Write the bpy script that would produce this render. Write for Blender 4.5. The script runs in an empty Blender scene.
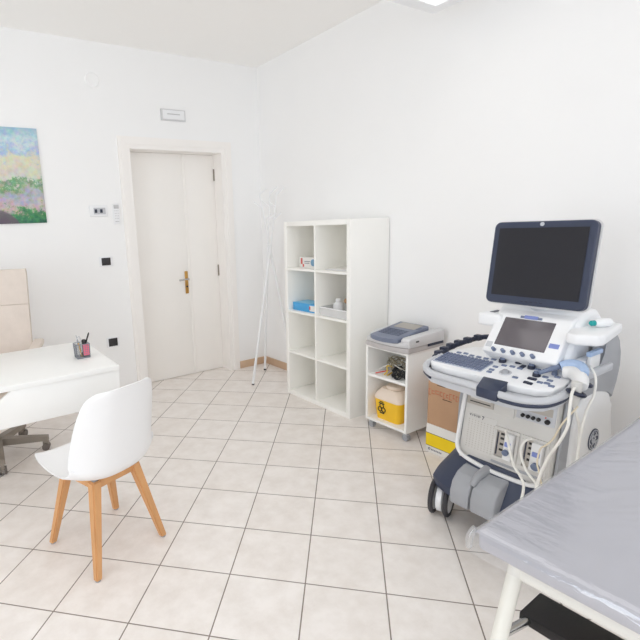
import bpy, bmesh, math, random
from mathutils import Vector, Matrix

random.seed(4)
SC = bpy.context.scene
COL = SC.collection
PI = math.pi

# ------------------------------------------------------------------ camera
cam_data = bpy.data.cameras.new('camera')
cam = bpy.data.objects.new('camera', cam_data)
COL.objects.link(cam)
cam_data.sensor_fit = 'HORIZONTAL'
cam_data.sensor_width = 36.0
cam_data.lens = 478.18 / 640 * 36.0
cam_data.shift_x = (320 - 235.66) / 640
cam_data.clip_start = 0.02
right = Vector((0.847, -0.529, -0.043)).normalized()
fwd = Vector((0.513, 0.837, -0.192)).normalized()
up = right.cross(fwd).normalized()
right = fwd.cross(up).normalized()
M = Matrix((right, up, -fwd)).transposed().to_4x4()
M.translation = Vector((-2.871, -4.095, 1.458))
cam.matrix_world = M
SC.camera = cam

# ------------------------------------------------------------------ world, exposure, large lights
SC.view_settings.view_transform = 'Standard'
SC.view_settings.look = 'None'
SC.view_settings.gamma = 1.0
SC.view_settings.use_curve_mapping = False
SC.view_settings.exposure = -0.53
SC.cycles.max_bounces = 16
SC.cycles.diffuse_bounces = 12
world = bpy.data.worlds.new('world')
SC.world = world
world.use_nodes = True
world.node_tree.nodes['Background'].inputs['Color'].default_value = (0.80, 0.90, 1.0, 1)
world.node_tree.nodes['Background'].inputs['Strength'].default_value = 1.0


def area_light(name, loc, target, sx, sy, power, color=(1, 1, 1)):
    d = bpy.data.lights.new(name, 'AREA')
    d.shape = 'RECTANGLE'
    d.size, d.size_y = sx, sy
    d.energy = power
    d.color = color
    o = bpy.data.objects.new(name, d)
    COL.objects.link(o)
    o.location = loc
    o.rotation_euler = (Vector(target) - Vector(loc)).to_track_quat('-Z', 'Z').to_euler()
    return o


# daylight entering the windows behind the camera
area_light('daylight_rear', (-3.0, -7.58, 1.8), (-3.0, 0, 5.5), 4.0, 1.8, 72, (0.89, 0.943, 1.0))
area_light('daylight_left', (-6.38, -3.6, 1.8), (0, -3.0, 3.0), 3.2, 1.8, 84, (0.90, 0.948, 1.0))
# unseen fill light added under the ceiling to even out the room
area_light('ceiling_fill', (-2.4, -2.6, 2.93), (-2.4, -2.59, 0), 1.8, 1.8, 12, (1.0, 0.985, 0.965))


# ------------------------------------------------------------------ materials
def lin(c):
    c = c / 255.0
    return c / 12.92 if c <= 0.04045 else ((c + 0.055) / 1.055) ** 2.4


def rgb(r, g, b):
    return (lin(r), lin(g), lin(b), 1.0)


def mat(name, col, rough=0.5, metal=0.0, var=0.03, scale=12.0, bump=0.0, bscale=60.0, coat=0.0, emit=0.0, spec=0.5, stretch=None):
    m = bpy.data.materials.new(name)
    m.use_nodes = True
    nt = m.node_tree
    b = nt.nodes['Principled BSDF']
    b.inputs['Roughness'].default_value = rough
    b.inputs['Metallic'].default_value = metal
    b.inputs['Specular IOR Level'].default_value = spec
    b.inputs['Coat Weight'].default_value = coat
    tc = nt.nodes.new('ShaderNodeTexCoord')
    vec = tc.outputs['Object']
    if stretch:
        mp = nt.nodes.new('ShaderNodeMapping')
        mp.inputs['Scale'].default_value = stretch
        nt.links.new(vec, mp.inputs['Vector'])
        vec = mp.outputs['Vector']
    n = nt.nodes.new('ShaderNodeTexNoise')
    n.inputs['Scale'].default_value = scale
    n.inputs['Detail'].default_value = 4
    nt.links.new(vec, n.inputs['Vector'])
    r = nt.nodes.new('ShaderNodeValToRGB')
    r.color_ramp.elements[0].position = 0.3
    r.color_ramp.elements[1].position = 0.7
    r.color_ramp.elements[0].color = (*[max(0, c * (1 - var)) for c in col[:3]], 1)
    r.color_ramp.elements[1].color = (*[min(1, c * (1 + var)) for c in col[:3]], 1)
    nt.links.new(n.outputs['Fac'], r.inputs['Fac'])
    nt.links.new(r.outputs['Color'], b.inputs['Base Color'])
    if bump:
        n2 = nt.nodes.new('ShaderNodeTexNoise')
        n2.inputs['Scale'].default_value = bscale
        n2.inputs['Detail'].default_value = 5
        nt.links.new(vec, n2.inputs['Vector'])
        bp = nt.nodes.new('ShaderNodeBump')
        bp.inputs['Strength'].default_value = bump
        bp.inputs['Distance'].default_value = 0.01
        nt.links.new(n2.outputs['Fac'], bp.inputs['Height'])
        nt.links.new(bp.outputs['Normal'], b.inputs['Normal'])
    if emit:
        b.inputs['Emission Color'].default_value = col
        b.inputs['Emission Strength'].default_value = emit
    return m


WALL = mat('wall_paint', rgb(246, 246, 246), 0.85, var=0.006, scale=2.0, bump=0.05, bscale=40)
CEIL = mat('ceiling_paint', rgb(250, 249, 247), 0.9, var=0.006, scale=2.0, bump=0.04, bscale=30)
DOORP = mat('door_enamel', rgb(247, 244, 240), 0.45, var=0.008, scale=3.0)
DOORF = mat('door_frame_enamel', rgb(247, 244, 241), 0.45, var=0.006, scale=3.0)
SKIRT = mat('skirting_tile', rgb(206, 176, 148), 0.4, var=0.06, scale=9.0)
WHITE = mat('white_laminate', rgb(248, 248, 246), 0.38, var=0.006, scale=5.0)
CUBEW = mat('bookcase_white', rgb(248, 247, 243), 0.4, var=0.006, scale=5.0)
PLAST = mat('white_plastic', rgb(240, 241, 243), 0.3, var=0.005)
SHELLW = mat('chair_shell_plastic', rgb(242, 242, 243), 0.34, var=0.004)
CREAM = mat('cream_plastic', rgb(208, 206, 202), 0.4, var=0.015)
CREAMD = mat('cream_plastic_recess', rgb(178, 172, 164), 0.45, var=0.02)
RIM = mat('pale_plastic_rim', rgb(230, 230, 230), 0.35, var=0.01)
GREYP = mat('grey_plastic', rgb(160, 162, 167), 0.4, var=0.02)
GREYL = mat('light_grey_plastic', rgb(196, 198, 203), 0.38, var=0.015)
NAVY = mat('navy_plastic', rgb(50, 58, 80), 0.42, var=0.04)
NAVYD = mat('dark_navy_plastic', rgb(38, 44, 64), 0.4, var=0.04)
KEYB = mat('key_blue_grey', rgb(112, 124, 150), 0.5, var=0.04)
KEYBASE = mat('keyboard_base', rgb(182, 188, 202), 0.5)
KEYC = mat('keyboard_key', rgb(108, 118, 144), 0.5, var=0.04)
BLUEB = mat('blue_plastic', rgb(126, 140, 200), 0.45, var=0.03)
PALEBLUE = mat('pale_blue_plastic', rgb(168, 190, 222), 0.4, var=0.03)
TEAL = mat('teal_plastic', rgb(20, 160, 160), 0.4)
SCREEN = mat('dark_screen', rgb(36, 36, 42), 0.28, var=0.02, spec=0.35)
TOUCH = mat('touch_screen', rgb(92, 86, 92), 0.16, var=0.02, spec=0.9)
BLACK = mat('black_plastic', rgb(32, 31, 33), 0.5, var=0.05)
BLACKV = mat('black_vinyl', rgb(18, 15, 17), 0.55, var=0.06, bump=0.1, bscale=200)
RUBBER = mat('dark_rubber', rgb(62, 60, 64), 0.6, var=0.05)
CASTG = mat('castor_grey', rgb(112, 104, 98), 0.5, var=0.04)
CHROME = mat('chrome', rgb(200, 200, 200), 0.2, metal=1.0, var=0.02)
DISPG = mat('pale_display', rgb(176, 178, 180), 0.4)
STEEL = mat('grey_metal', rgb(146, 138, 128), 0.45, metal=0.3, var=0.03)
BRASS = mat('brass', rgb(196, 152, 84), 0.3, metal=0.8, var=0.05)
WOOD = mat('beech_wood', rgb(214, 160, 108), 0.5, var=0.10, scale=22, stretch=(1, 1, 0.12))
TUBE = mat('cream_enamel_tube', rgb(232, 230, 222), 0.35, var=0.01)
LEATH = mat('beige_leather', rgb(218, 206, 196), 0.55, var=0.03, scale=18, bump=0.15, bscale=120)
SLATE = mat('slate_blue_plastic', rgb(118, 126, 146), 0.45, var=0.03)
SLATED = mat('slate_button', rgb(98, 106, 126), 0.45, var=0.03)
TAUPE = mat('taupe_plastic', rgb(190, 186, 186), 0.5, var=0.02)
LCD = mat('lcd_olive', rgb(166, 160, 152), 0.3, var=0.03)
YELLOW = mat('yellow_plastic', rgb(246, 196, 40), 0.4, var=0.03)
LIDW = mat('translucent_lid', rgb(238, 222, 206), 0.35, var=0.02)
KRAFT = mat('kraft_cardboard', rgb(190, 152, 120), 0.8, var=0.05, scale=8, bump=0.1, bscale=80)
REDINK = mat('red_ink', rgb(194, 122, 92), 0.8, var=0.15, scale=40)
DKINK = mat('dark_ink', rgb(92, 70, 52), 0.8)
YELCARD = mat('yellow_card', rgb(246, 212, 12), 0.55, var=0.02)
WHTCARD = mat('white_card', rgb(232, 230, 226), 0.6, var=0.01)
GREYINK = mat('grey_ink', rgb(120, 122, 134), 0.7)
LINEINK = mat('pale_ink', rgb(196, 196, 198), 0.7)
BLUEBOX = mat('blue_carton', rgb(74, 166, 222), 0.5, var=0.05)
BLUEBOXT = mat('pale_blue_carton', rgb(140, 206, 240), 0.5, var=0.04)
REDCARD = mat('red_print', rgb(206, 96, 92), 0.6)
TEALPR = mat('blue_print', rgb(120, 160, 190), 0.6)
BROWNW = mat('brown_wood', rgb(176, 140, 104), 0.6, var=0.1)
CABLEW = mat('white_cable', rgb(232, 230, 224), 0.5, var=0.02)
CABLEC = mat('cream_cable', rgb(222, 210, 186), 0.5, var=0.02)
CABLEK = mat('black_cable', rgb(28, 30, 32), 0.5, var=0.04)
CABLEG = mat('grey_cable', rgb(150, 142, 122), 0.5, var=0.04)
CABLER = mat('red_cable', rgb(206, 64, 56), 0.5, var=0.04)
CABLEY = mat('yellow_cable', rgb(222, 188, 70), 0.5, var=0.04)
BLKSW = mat('black_switch', rgb(48, 46, 48), 0.4, var=0.04)
GREYFR = mat('grey_frame', rgb(212, 212, 214), 0.5)
PINK = mat('pink_plastic', rgb(236, 108, 136), 0.5, var=0.05)
PENCIL = mat('yellow_pencil_paint', rgb(214, 172, 84), 0.5, var=0.05)
MESHG = mat('grey_wire', rgb(140, 144, 152), 0.4, metal=0.5)
MATTR = mat('grey_mattress_vinyl', rgb(180, 180, 190), 0.5, var=0.02, scale=6, bump=0.1, bscale=5, stretch=(1.6, 6, 1))


def tile_material():
    m = bpy.data.materials.new('floor_tiles')
    m.use_nodes = True
    nt = m.node_tree
    L = nt.links.new
    b = nt.nodes['Principled BSDF']
    tc = nt.nodes.new('ShaderNodeTexCoord')
    sub = nt.nodes.new('ShaderNodeVectorMath')
    sub.operation = 'SUBTRACT'
    sub.inputs[1].default_value = (-1.768, -1.391, 0)
    L(tc.outputs['Object'], sub.inputs[0])
    mp = nt.nodes.new('ShaderNodeMapping')
    mp.inputs['Rotation'].default_value = (0, 0, math.radians(44.87))
    L(sub.outputs[0], mp.inputs['Vector'])
    add = nt.nodes.new('ShaderNodeVectorMath')
    add.operation = 'ADD'
    add.inputs[1].default_value = (32.0, 32.0, 0)
    L(mp.outputs[0], add.inputs[0])
    br = nt.nodes.new('ShaderNodeTexBrick')
    br.offset = 0.0
    br.squash = 1.0
    br.inputs['Scale'].default_value = 1.0
    br.inputs['Brick Width'].default_value = 0.32
    br.inputs['Row Height'].default_value = 0.32
    br.inputs['Mortar Size'].default_value = 0.0028
    br.inputs['Mortar Smooth'].default_value = 0.15
    br.inputs['Color1'].default_value = rgb(246, 241, 237)
    br.inputs['Color2'].default_value = rgb(243, 237, 232)
    br.inputs['Mortar'].default_value = rgb(138, 126, 118)
    L(add.outputs[0], br.inputs['Vector'])
    n = nt.nodes.new('ShaderNodeTexNoise')
    n.inputs['Scale'].default_value = 9.0
    n.inputs['Detail'].default_value = 8
    n.inputs['Roughness'].default_value = 0.65
    L(tc.outputs['Object'], n.inputs['Vector'])
    r = nt.nodes.new('ShaderNodeValToRGB')
    r.color_ramp.elements[0].position = 0.35
    r.color_ramp.elements[0].color = (0.90, 0.885, 0.87, 1)
    r.color_ramp.elements[1].position = 0.62
    r.color_ramp.elements[1].color = (1, 1, 1, 1)
    L(n.outputs['Fac'], r.inputs['Fac'])
    mx = nt.nodes.new('ShaderNodeMix')
    mx.data_type = 'RGBA'
    mx.blend_type = 'MULTIPLY'
    mx.inputs[0].default_value = 1.0
    L(br.outputs['Color'], mx.inputs[6])
    L(r.outputs['Color'], mx.inputs[7])
    L(mx.outputs[2], b.inputs['Base Color'])
    b.inputs['Roughness'].default_value = 0.42
    inv = nt.nodes.new('ShaderNodeMath')
    inv.operation = 'SUBTRACT'
    inv.inputs[0].default_value = 1.0
    L(br.outputs['Fac'], inv.inputs[1])
    bp = nt.nodes.new('ShaderNodeBump')
    bp.inputs['Strength'].default_value = 0.35
    bp.inputs['Distance'].default_value = 0.004
    L(inv.outputs[0], bp.inputs['Height'])
    L(bp.outputs['Normal'], b.inputs['Normal'])
    return m


def painting_material():
    """loose bands of blue, pale yellow, violet and green dabs"""
    m = bpy.data.materials.new('dabbed_canvas_print')
    m.use_nodes = True
    nt = m.node_tree
    L = nt.links.new
    b = nt.nodes['Principled BSDF']
    b.inputs['Roughness'].default_value = 0.6
    tc = nt.nodes.new('ShaderNodeTexCoord')
    sep = nt.nodes.new('ShaderNodeSeparateXYZ')
    L(tc.outputs['Object'], sep.inputs[0])
    n = nt.nodes.new('ShaderNodeTexNoise')
    n.inputs['Scale'].default_value = 12.0
    n.inputs['Detail'].default_value = 9
    n.inputs['Roughness'].default_value = 0.75
    L(tc.outputs['Object'], n.inputs['Vector'])
    ma = nt.nodes.new('ShaderNodeMath')
    ma.operation = 'MULTIPLY_ADD'
    ma.inputs[1].default_value = 0.5
    ma.inputs[2].default_value = -0.25
    L(n.outputs['Fac'], ma.inputs[0])
    ad = nt.nodes.new('ShaderNodeMath')
    ad.operation = 'ADD'
    L(sep.outputs['Z'], ad.inputs[0])
    L(ma.outputs[0], ad.inputs[1])
    mr = nt.nodes.new('ShaderNodeMapRange')
    mr.inputs['From Min'].default_value = 1.55
    mr.inputs['From Max'].default_value = 2.26
    L(ad.outputs[0], mr.inputs['Value'])
    r = nt.nodes.new('ShaderNodeValToRGB')
    cr = r.color_ramp
    stops = [(0.0, (50, 104, 84)), (0.12, (84, 154, 102)), (0.19, (204, 182, 182)), (0.29, (178, 178, 200)),
             (0.36, (168, 178, 150)), (0.42, (104, 158, 116)), (0.48, (210, 208, 196)), (0.66, (218, 218, 192)),
             (0.76, (170, 194, 224)), (0.86, (206, 222, 226)), (1.0, (164, 198, 216))]
    cr.elements[0].position, cr.elements[0].color = stops[0][0], rgb(*stops[0][1])
    cr.elements[1].position, cr.elements[1].color = stops[-1][0], rgb(*stops[-1][1])
    for p, c in stops[1:-1]:
        e = cr.elements.new(p)
        e.color = rgb(*c)
    L(mr.outputs[0], r.inputs['Fac'])
    n2 = nt.nodes.new('ShaderNodeTexNoise')
    n2.inputs['Scale'].default_value = 30.0
    n2.inputs['Detail'].default_value = 4
    L(tc.outputs['Object'], n2.inputs['Vector'])
    mx = nt.nodes.new('ShaderNodeMix')
    mx.data_type = 'RGBA'
    mx.blend_type = 'OVERLAY'
    mx.inputs[0].default_value = 0.5
    L(r.outputs['Color'], mx.inputs[6])
    L(n2.outputs['Color'], mx.inputs[7])
    # dark plum mound rising from the lower left
    ds = nt.nodes.new('ShaderNodeVectorMath')
    ds.operation = 'DISTANCE'
    ds.inputs[1].default_value = (-2.46, -0.02, 1.47)
    L(tc.outputs['Object'], ds.inputs[0])
    mm = nt.nodes.new('ShaderNodeMapRange')
    mm.inputs['From Min'].default_value = 0.185
    mm.inputs['From Max'].default_value = 0.20
    mm.inputs['To Min'].default_value = 0.85
    mm.inputs['To Max'].default_value = 0.0
    L(ds.outputs['Value'], mm.inputs['Value'])
    mx2 = nt.nodes.new('ShaderNodeMix')
    mx2.data_type = 'RGBA'
    L(mm.outputs[0], mx2.inputs[0])
    L(mx.outputs[2], mx2.inputs[6])
    mx2.inputs[7].default_value = rgb(110, 92, 110)
    L(mx2.outputs[2], b.inputs['Base Color'])
    return m


def cover_material():
    """thin clear plastic wrap: mostly see-through, glossy, slightly milky"""
    m = bpy.data.materials.new('clear_plastic_wrap')
    m.use_nodes = True
    nt = m.node_tree
    L = nt.links.new
    for nd in list(nt.nodes):
        nt.nodes.remove(nd)
    out = nt.nodes.new('ShaderNodeOutputMaterial')
    tr = nt.nodes.new('ShaderNodeBsdfTransparent')
    gl = nt.nodes.new('ShaderNodeBsdfGlossy')
    gl.inputs['Roughness'].default_value = 0.15
    df = nt.nodes.new('ShaderNodeBsdfDiffuse')
    df.inputs['Color'].default_value = rgb(236, 238, 244)
    lw = nt.nodes.new('ShaderNodeLayerWeight')
    lw.inputs['Blend'].default_value = 0.25
    mr = nt.nodes.new('ShaderNodeMapRange')
    mr.inputs['To Min'].default_value = 0.04
    mr.inputs['To Max'].default_value = 0.38
    L(lw.outputs['Facing'], mr.inputs['Value'])
    m1 = nt.nodes.new('ShaderNodeMixShader')
    L(mr.outputs[0], m1.inputs[0])
    L(tr.outputs[0], m1.inputs[1])
    L(df.outputs[0], m1.inputs[2])
    m2 = nt.nodes.new('ShaderNodeMixShader')
    m2.inputs[0].default_value = 0.16
    L(m1.outputs[0], m2.inputs[1])
    L(gl.outputs[0], m2.inputs[2])
    L(m2.outputs[0], out.inputs['Surface'])
    tc = nt.nodes.new('ShaderNodeTexCoord')
    mp = nt.nodes.new('ShaderNodeMapping')
    mp.inputs['Scale'].default_value = (16, 3.2, 8)
    mp.inputs['Rotation'].default_value = (0, 0, 0.35)
    L(tc.outputs['Object'], mp.inputs['Vector'])
    n = nt.nodes.new('ShaderNodeTexNoise')
    n.inputs['Scale'].default_value = 1.6
    n.inputs['Detail'].default_value = 3
    n.inputs['Distortion'].default_value = 1.2
    L(mp.outputs[0], n.inputs['Vector'])
    bp = nt.nodes.new('ShaderNodeBump')
    bp.inputs['Strength'].default_value = 0.22
    bp.inputs['Distance'].default_value = 0.02
    L(n.outputs['Fac'], bp.inputs['Height'])
    L(bp.outputs['Normal'], gl.inputs['Normal'])
    L(bp.outputs['Normal'], df.inputs['Normal'])
    return m


def clear_plastic(name, tint, mixf=0.35):
    m = bpy.data.materials.new(name)
    m.use_nodes = True
    nt = m.node_tree
    L = nt.links.new
    b = nt.nodes['Principled BSDF']
    out = nt.nodes['Material Output']
    b.inputs['Base Color'].default_value = tint
    b.inputs['Roughness'].default_value = 0.25
    n = nt.nodes.new('ShaderNodeTexNoise')
    n.inputs['Scale'].default_value = 14
    r = nt.nodes.new('ShaderNodeMapRange')
    r.inputs['To Min'].default_value = 0.2
    r.inputs['To Max'].default_value = 0.3
    L(n.outputs['Fac'], r.inputs['Value'])
    L(r.outputs[0], b.inputs['Roughness'])
    tr = nt.nodes.new('ShaderNodeBsdfTransparent')
    mx = nt.nodes.new('ShaderNodeMixShader')
    mx.inputs[0].default_value = mixf
    L(tr.outputs[0], mx.inputs[1])
    L(b.outputs[0], mx.inputs[2])
    L(mx.outputs[0], out.inputs['Surface'])
    return m


TILES = tile_material()
PAINT = painting_material()
WRAP = cover_material()
CLEAR = clear_plastic('clear_tray_plastic', rgb(240, 240, 240), 0.55)
PANEL = mat('lamp_diffuser', (1.0, 0.985, 0.96, 1), 0.5, emit=1.0)


# ------------------------------------------------------------------ mesh helpers
def top_of(o):
    while o.parent:
        o = o.parent
    return o


class MB:
    """collects shapes (world coordinates, or the thing's own when local=True) into one mesh"""

    def __init__(self):
        self.bm = bmesh.new()

    def box(self, x0, x1, y0, y1, z0, z1, bev=0.0, seg=2, mtx=None):
        r = bmesh.ops.create_cube(self.bm, size=1.0)
        vs = r['verts']
        for v in vs:
            v.co = Vector(((x0 + x1) / 2 + v.co.x * (x1 - x0), (y0 + y1) / 2 + v.co.y * (y1 - y0), (z0 + z1) / 2 + v.co.z * (z1 - z0)))
        if mtx:
            bmesh.ops.transform(self.bm, matrix=mtx, verts=vs)
        if bev:
            es = list({e for v in vs for e in v.link_edges})
            bmesh.ops.bevel(self.bm, geom=es, offset=bev, segments=seg, profile=0.5, affect='EDGES', clamp_overlap=True)
        return self

    def cyl(self, p0, p1, r0, r1=None, n=20, cap=True):
        r1 = r0 if r1 is None else r1
        p0, p1 = Vector(p0), Vector(p1)
        d = p1 - p0
        q = d.to_track_quat('Z', 'Y').to_matrix()
        a, b = [], []
        for i in range(n):
            t = 2 * PI * i / n
            c = q @ Vector((math.cos(t), math.sin(t), 0))
            a.append(self.bm.verts.new(p0 + c * r0))
            b.append(self.bm.verts.new(p1 + c * r1))
        for i in range(n):
            j = (i + 1) % n
            self.bm.faces.new((a[i], a[j], b[j], b[i]))
        if cap:
            self.bm.faces.new(list(reversed(a)))
            self.bm.faces.new(b)
        return self

    def loft(self, rings, cap=True, closed=True):
        vv = [[self.bm.verts.new(Vector(p)) for p in ring] for ring in rings]
        n = len(vv[0])
        for k in range(len(vv) - 1):
            for i in range(n if closed else n - 1):
                j = (i + 1) % n
                self.bm.faces.new((vv[k][i], vv[k][j], vv[k + 1][j], vv[k + 1][i]))
        if cap:
            self.bm.faces.new(list(reversed(vv[0])))
            self.bm.faces.new(vv[-1])
        return self

    def prism_y(self, poly, y0, y1, bev=0.0, seg=2):
        """(x, z) outline drawn out along y"""
        a = [self.bm.verts.new((x, y0, z)) for x, z in poly]
        b = [self.bm.verts.new((x, y1, z)) for x, z in poly]
        return self._prism(a, b, bev, seg)

    def prism_x(self, poly, x0, x1, bev=0.0, seg=2):
        a = [self.bm.verts.new((x0, y, z)) for y, z in poly]
        b = [self.bm.verts.new((x1, y, z)) for y, z in poly]
        return self._prism(a, b, bev, seg)

    def prism_z(self, poly, f0, f1, bev=0.0, seg=2):
        """(x, y) outline; f0, f1 give bottom and top height at (x, y)"""
        g0 = f0 if callable(f0) else (lambda x, y: f0)
        g1 = f1 if callable(f1) else (lambda x, y: f1)
        a = [self.bm.verts.new((x, y, g0(x, y))) for x, y in poly]
        b = [self.bm.verts.new((x, y, g1(x, y))) for x, y in poly]
        return self._prism(a, b, bev, seg)

    def _prism(self, a, b, bev, seg):
        n = len(a)
        fs = []
        for i in range(n):
            j = (i + 1) % n
            fs.append(self.bm.faces.new((a[i], a[j], b[j], b[i])))
        fs.append(self.bm.faces.new(list(reversed(a))))
        fs.append(self.bm.faces.new(b))
        if bev:
            es = list({e for f in fs for e in f.edges})
            bmesh.ops.bevel(self.bm, geom=es, offset=bev, segments=seg, profile=0.5, affect='EDGES', clamp_overlap=True)
        return self

    def lathe(self, prof, center=(0, 0, 0), n=24, axis=(0, 0, 1)):
        c = Vector(center)
        q = Vector(axis).to_track_quat('Z', 'Y').to_matrix()
        rings = []
        for r, z in prof:
            r = max(r, 1e-4)
            rings.append([c + q @ Vector((r * math.cos(2 * PI * i / n), r * math.sin(2 * PI * i / n), z)) for i in range(n)])
        return self.loft(rings)

    def ball(self, c, r, sc=(1, 1, 1), n=16):
        rr = bmesh.ops.create_uvsphere(self.bm, u_segments=n, v_segments=n // 2, radius=r)
        for v in rr['verts']:
            v.co = Vector((v.co.x * sc[0], v.co.y * sc[1], v.co.z * sc[2])) + Vector(c)
        return self

    def tube(self, pts, r, n=10, sub=6, smooth=True, closed=False):
        pts = [Vector(p) for p in pts]
        if smooth and len(pts) > 2:
            out = []
            m = len(pts)
            for i in range(m if closed else m - 1):
                if closed:
                    p0, p1, p2, p3 = pts[i - 1], pts[i], pts[(i + 1) % m], pts[(i + 2) % m]
                else:
                    p0, p1, p2, p3 = pts[max(i - 1, 0)], pts[i], pts[i + 1], pts[min(i + 2, m - 1)]
                for k in range(sub):
                    t = k / sub
                    out.append(0.5 * ((2 * p1) + (p2 - p0) * t + (2 * p0 - 5 * p1 + 4 * p2 - p3) * t * t + (3 * p1 - p0 - 3 * p2 + p3) * t ** 3))
            if not closed:
                out.append(pts[-1])
            pts = out
        rings = []
        nrm = None
        m = len(pts)
        for i, p in enumerate(pts):
            if closed:
                t = (pts[(i + 1) % m] - pts[i - 1]).normalized()
            else:
                t = (pts[min(i + 1, m - 1)] - pts[max(i - 1, 0)]).normalized()
            if nrm is None:
                nrm = t.orthogonal().normalized()
            nrm = (nrm - t * nrm.dot(t))
            nrm = nrm.normalized() if nrm.length > 1e-6 else t.orthogonal().normalized()
            bn = t.cross(nrm)
            rad = r(i / (m - 1)) if callable(r) else r
            rings.append([p + (nrm * math.cos(2 * PI * k / n) + bn * math.sin(2 * PI * k / n)) * rad for k in range(n)])
        if closed:
            rings.append(rings[0])
            return self.loft(rings, cap=False)
        return self.loft(rings)

    def torus(self, c, axis, R, r, n=28, k=10):
        q = Vector(axis).to_track_quat('Z', 'Y').to_matrix()
        pts = [Vector(c) + q @ Vector((R * math.cos(2 * PI * i / n), R * math.sin(2 * PI * i / n), 0)) for i in range(n)]
        return self.tube(pts, r, n=k, smooth=False, closed=True)

    def build(self, name, material, parent=None, local=False, sharp=35):
        bm = self.bm
        bmesh.ops.remove_doubles(bm, verts=bm.verts, dist=1e-6)
        bmesh.ops.recalc_face_normals(bm, faces=bm.faces)
        if parent is not None and not local:
            bm.transform(top_of(parent).matrix_basis.inverted())
        me = bpy.data.meshes.new(name)
        bm.to_mesh(me)
        bm.free()
        for p in me.polygons:
            p.use_smooth = True
        me.set_sharp_from_angle(angle=math.radians(sharp))
        me.materials.append(material)
        o = bpy.data.objects.new(name, me)
        COL.objects.link(o)
        if parent is not None:
            o.parent = parent
        return o


def tag(o, label, cat, group=None):
    o['label'] = label
    o['category'] = cat
    if group:
        o['group'] = group
    return o


def thing(name, label, cat, loc=(0, 0, 0), rz=0.0, group=None):
    o = bpy.data.objects.new(name, None)
    o.empty_display_size = 0.05
    COL.objects.link(o)
    o.location = loc
    o.rotation_euler = (0, 0, rz)
    o.matrix_basis = Matrix.Translation(loc) @ Matrix.Rotation(rz, 4, 'Z')
    return tag(o, label, cat, group)


def structure(o):
    o['kind'] = 'structure'
    return o


def rrect(cx, cy, hx, hy, r, z, n=5):
    pts = []
    for sx, sy, a0 in ((1, 1, 0), (-1, 1, PI / 2), (-1, -1, PI), (1, -1, 3 * PI / 2)):
        for i in range(n + 1):
            a = a0 + PI / 2 * i / n
            pts.append((cx + sx * (hx - r) + r * math.cos(a), cy + sy * (hy - r) + r * math.sin(a), z))
    return pts


def text_mesh(name, body, size, mtx, material, parent, depth=0.0006):
    cu = bpy.data.curves.new(name, 'FONT')
    cu.body = body
    cu.size = size
    cu.extrude = depth
    cu.align_x = 'CENTER'
    cu.align_y = 'CENTER'
    tmp = bpy.data.objects.new(name + '_curve', cu)
    COL.objects.link(tmp)
    bpy.context.view_layer.update()
    me = bpy.data.meshes.new_from_object(tmp.evaluated_get(bpy.context.evaluated_depsgraph_get()))
    bpy.data.objects.remove(tmp)
    me.name = name
    me.transform(mtx)
    if parent is not None:
        me.transform(top_of(parent).matrix_basis.inverted())
    me.materials.clear()
    me.materials.append(material)
    o = bpy.data.objects.new(name, me)
    COL.objects.link(o)
    o.parent = parent
    return o


# ------------------------------------------------------------------ room shell
XL, YR, ZC = -6.5, -7.7, 2.95
structure(MB().box(XL - .1, .1, YR - .1, .25, -.1, 0).build('floor', TILES))
structure(MB().box(XL - .1, .1, YR - .1, .2, ZC, ZC + .1).build('ceiling', CEIL))
DX0, DX1, DZ = -1.368, -0.432, 2.16
structure(MB().box(XL - .1, DX0, 0, .2, 0, ZC).box(DX1, .1, 0, .2, 0, ZC).box(DX0, DX1, 0, .2, DZ, ZC).build('wall_back', WALL))
structure(MB().box(0, .1, YR - .1, 0, 0, ZC).build('wall_right', WALL))
structure(MB().box(DX0 - .05, DX1 + .05, .2, .25, 0, DZ + .05).build('door_light_block', WALL))  # unseen slab added behind the doorway to stop outside light leaking in
# left wall and rear wall, each with a window behind the camera
structure(MB().box(XL - .1, XL, YR, -5.25, 0, ZC).box(XL - .1, XL, -1.95, 0, 0, ZC).box(XL - .1, XL, -5.25, -1.95, 0, .85).box(XL - .1, XL, -5.25, -1.95, 2.75, ZC).build('wall_left', WALL))
structure(MB().box(XL, -5.05, YR - .1, YR, 0, ZC).box(-.95, 0, YR - .1, YR, 0, ZC).box(-5.05, -.95, YR - .1, YR, 0, .85).box(-5.05, -.95, YR - .1, YR, 2.75, ZC).build('wall_rear', WALL))
w = MB()
for a in (-5.25, -3.63, -2.01):
    w.box(XL - .08, XL - .03, a, a + .06, .85, 2.75)
w.box(XL - .08, XL - .03, -5.25, -1.95, .85, .91).box(XL - .08, XL - .03, -5.25, -1.95, 2.69, 2.75)
structure(w.build('window_1', DOORP))
w = MB()
for a in (-5.05, -3.03, -1.01):
    w.box(a, a + .06, YR - .08, YR - .03, .85, 2.75)
w.box(-5.05, -.95, YR - .08, YR - .03, .85, .91).box(-5.05, -.95, YR - .08, YR - .03, 2.69, 2.75)
structure(w.build('window_2', DOORP))
# skirting
structure(MB().box(XL, -1.445, -.012, 0, 0, .075, .003).box(-.335, 0, -.012, 0, 0, .075, .003).build('baseboard_back', SKIRT))
structure(MB().box(-.012, 0, YR, -.012, 0, .075, .003).build('baseboard_right', SKIRT))

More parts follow.
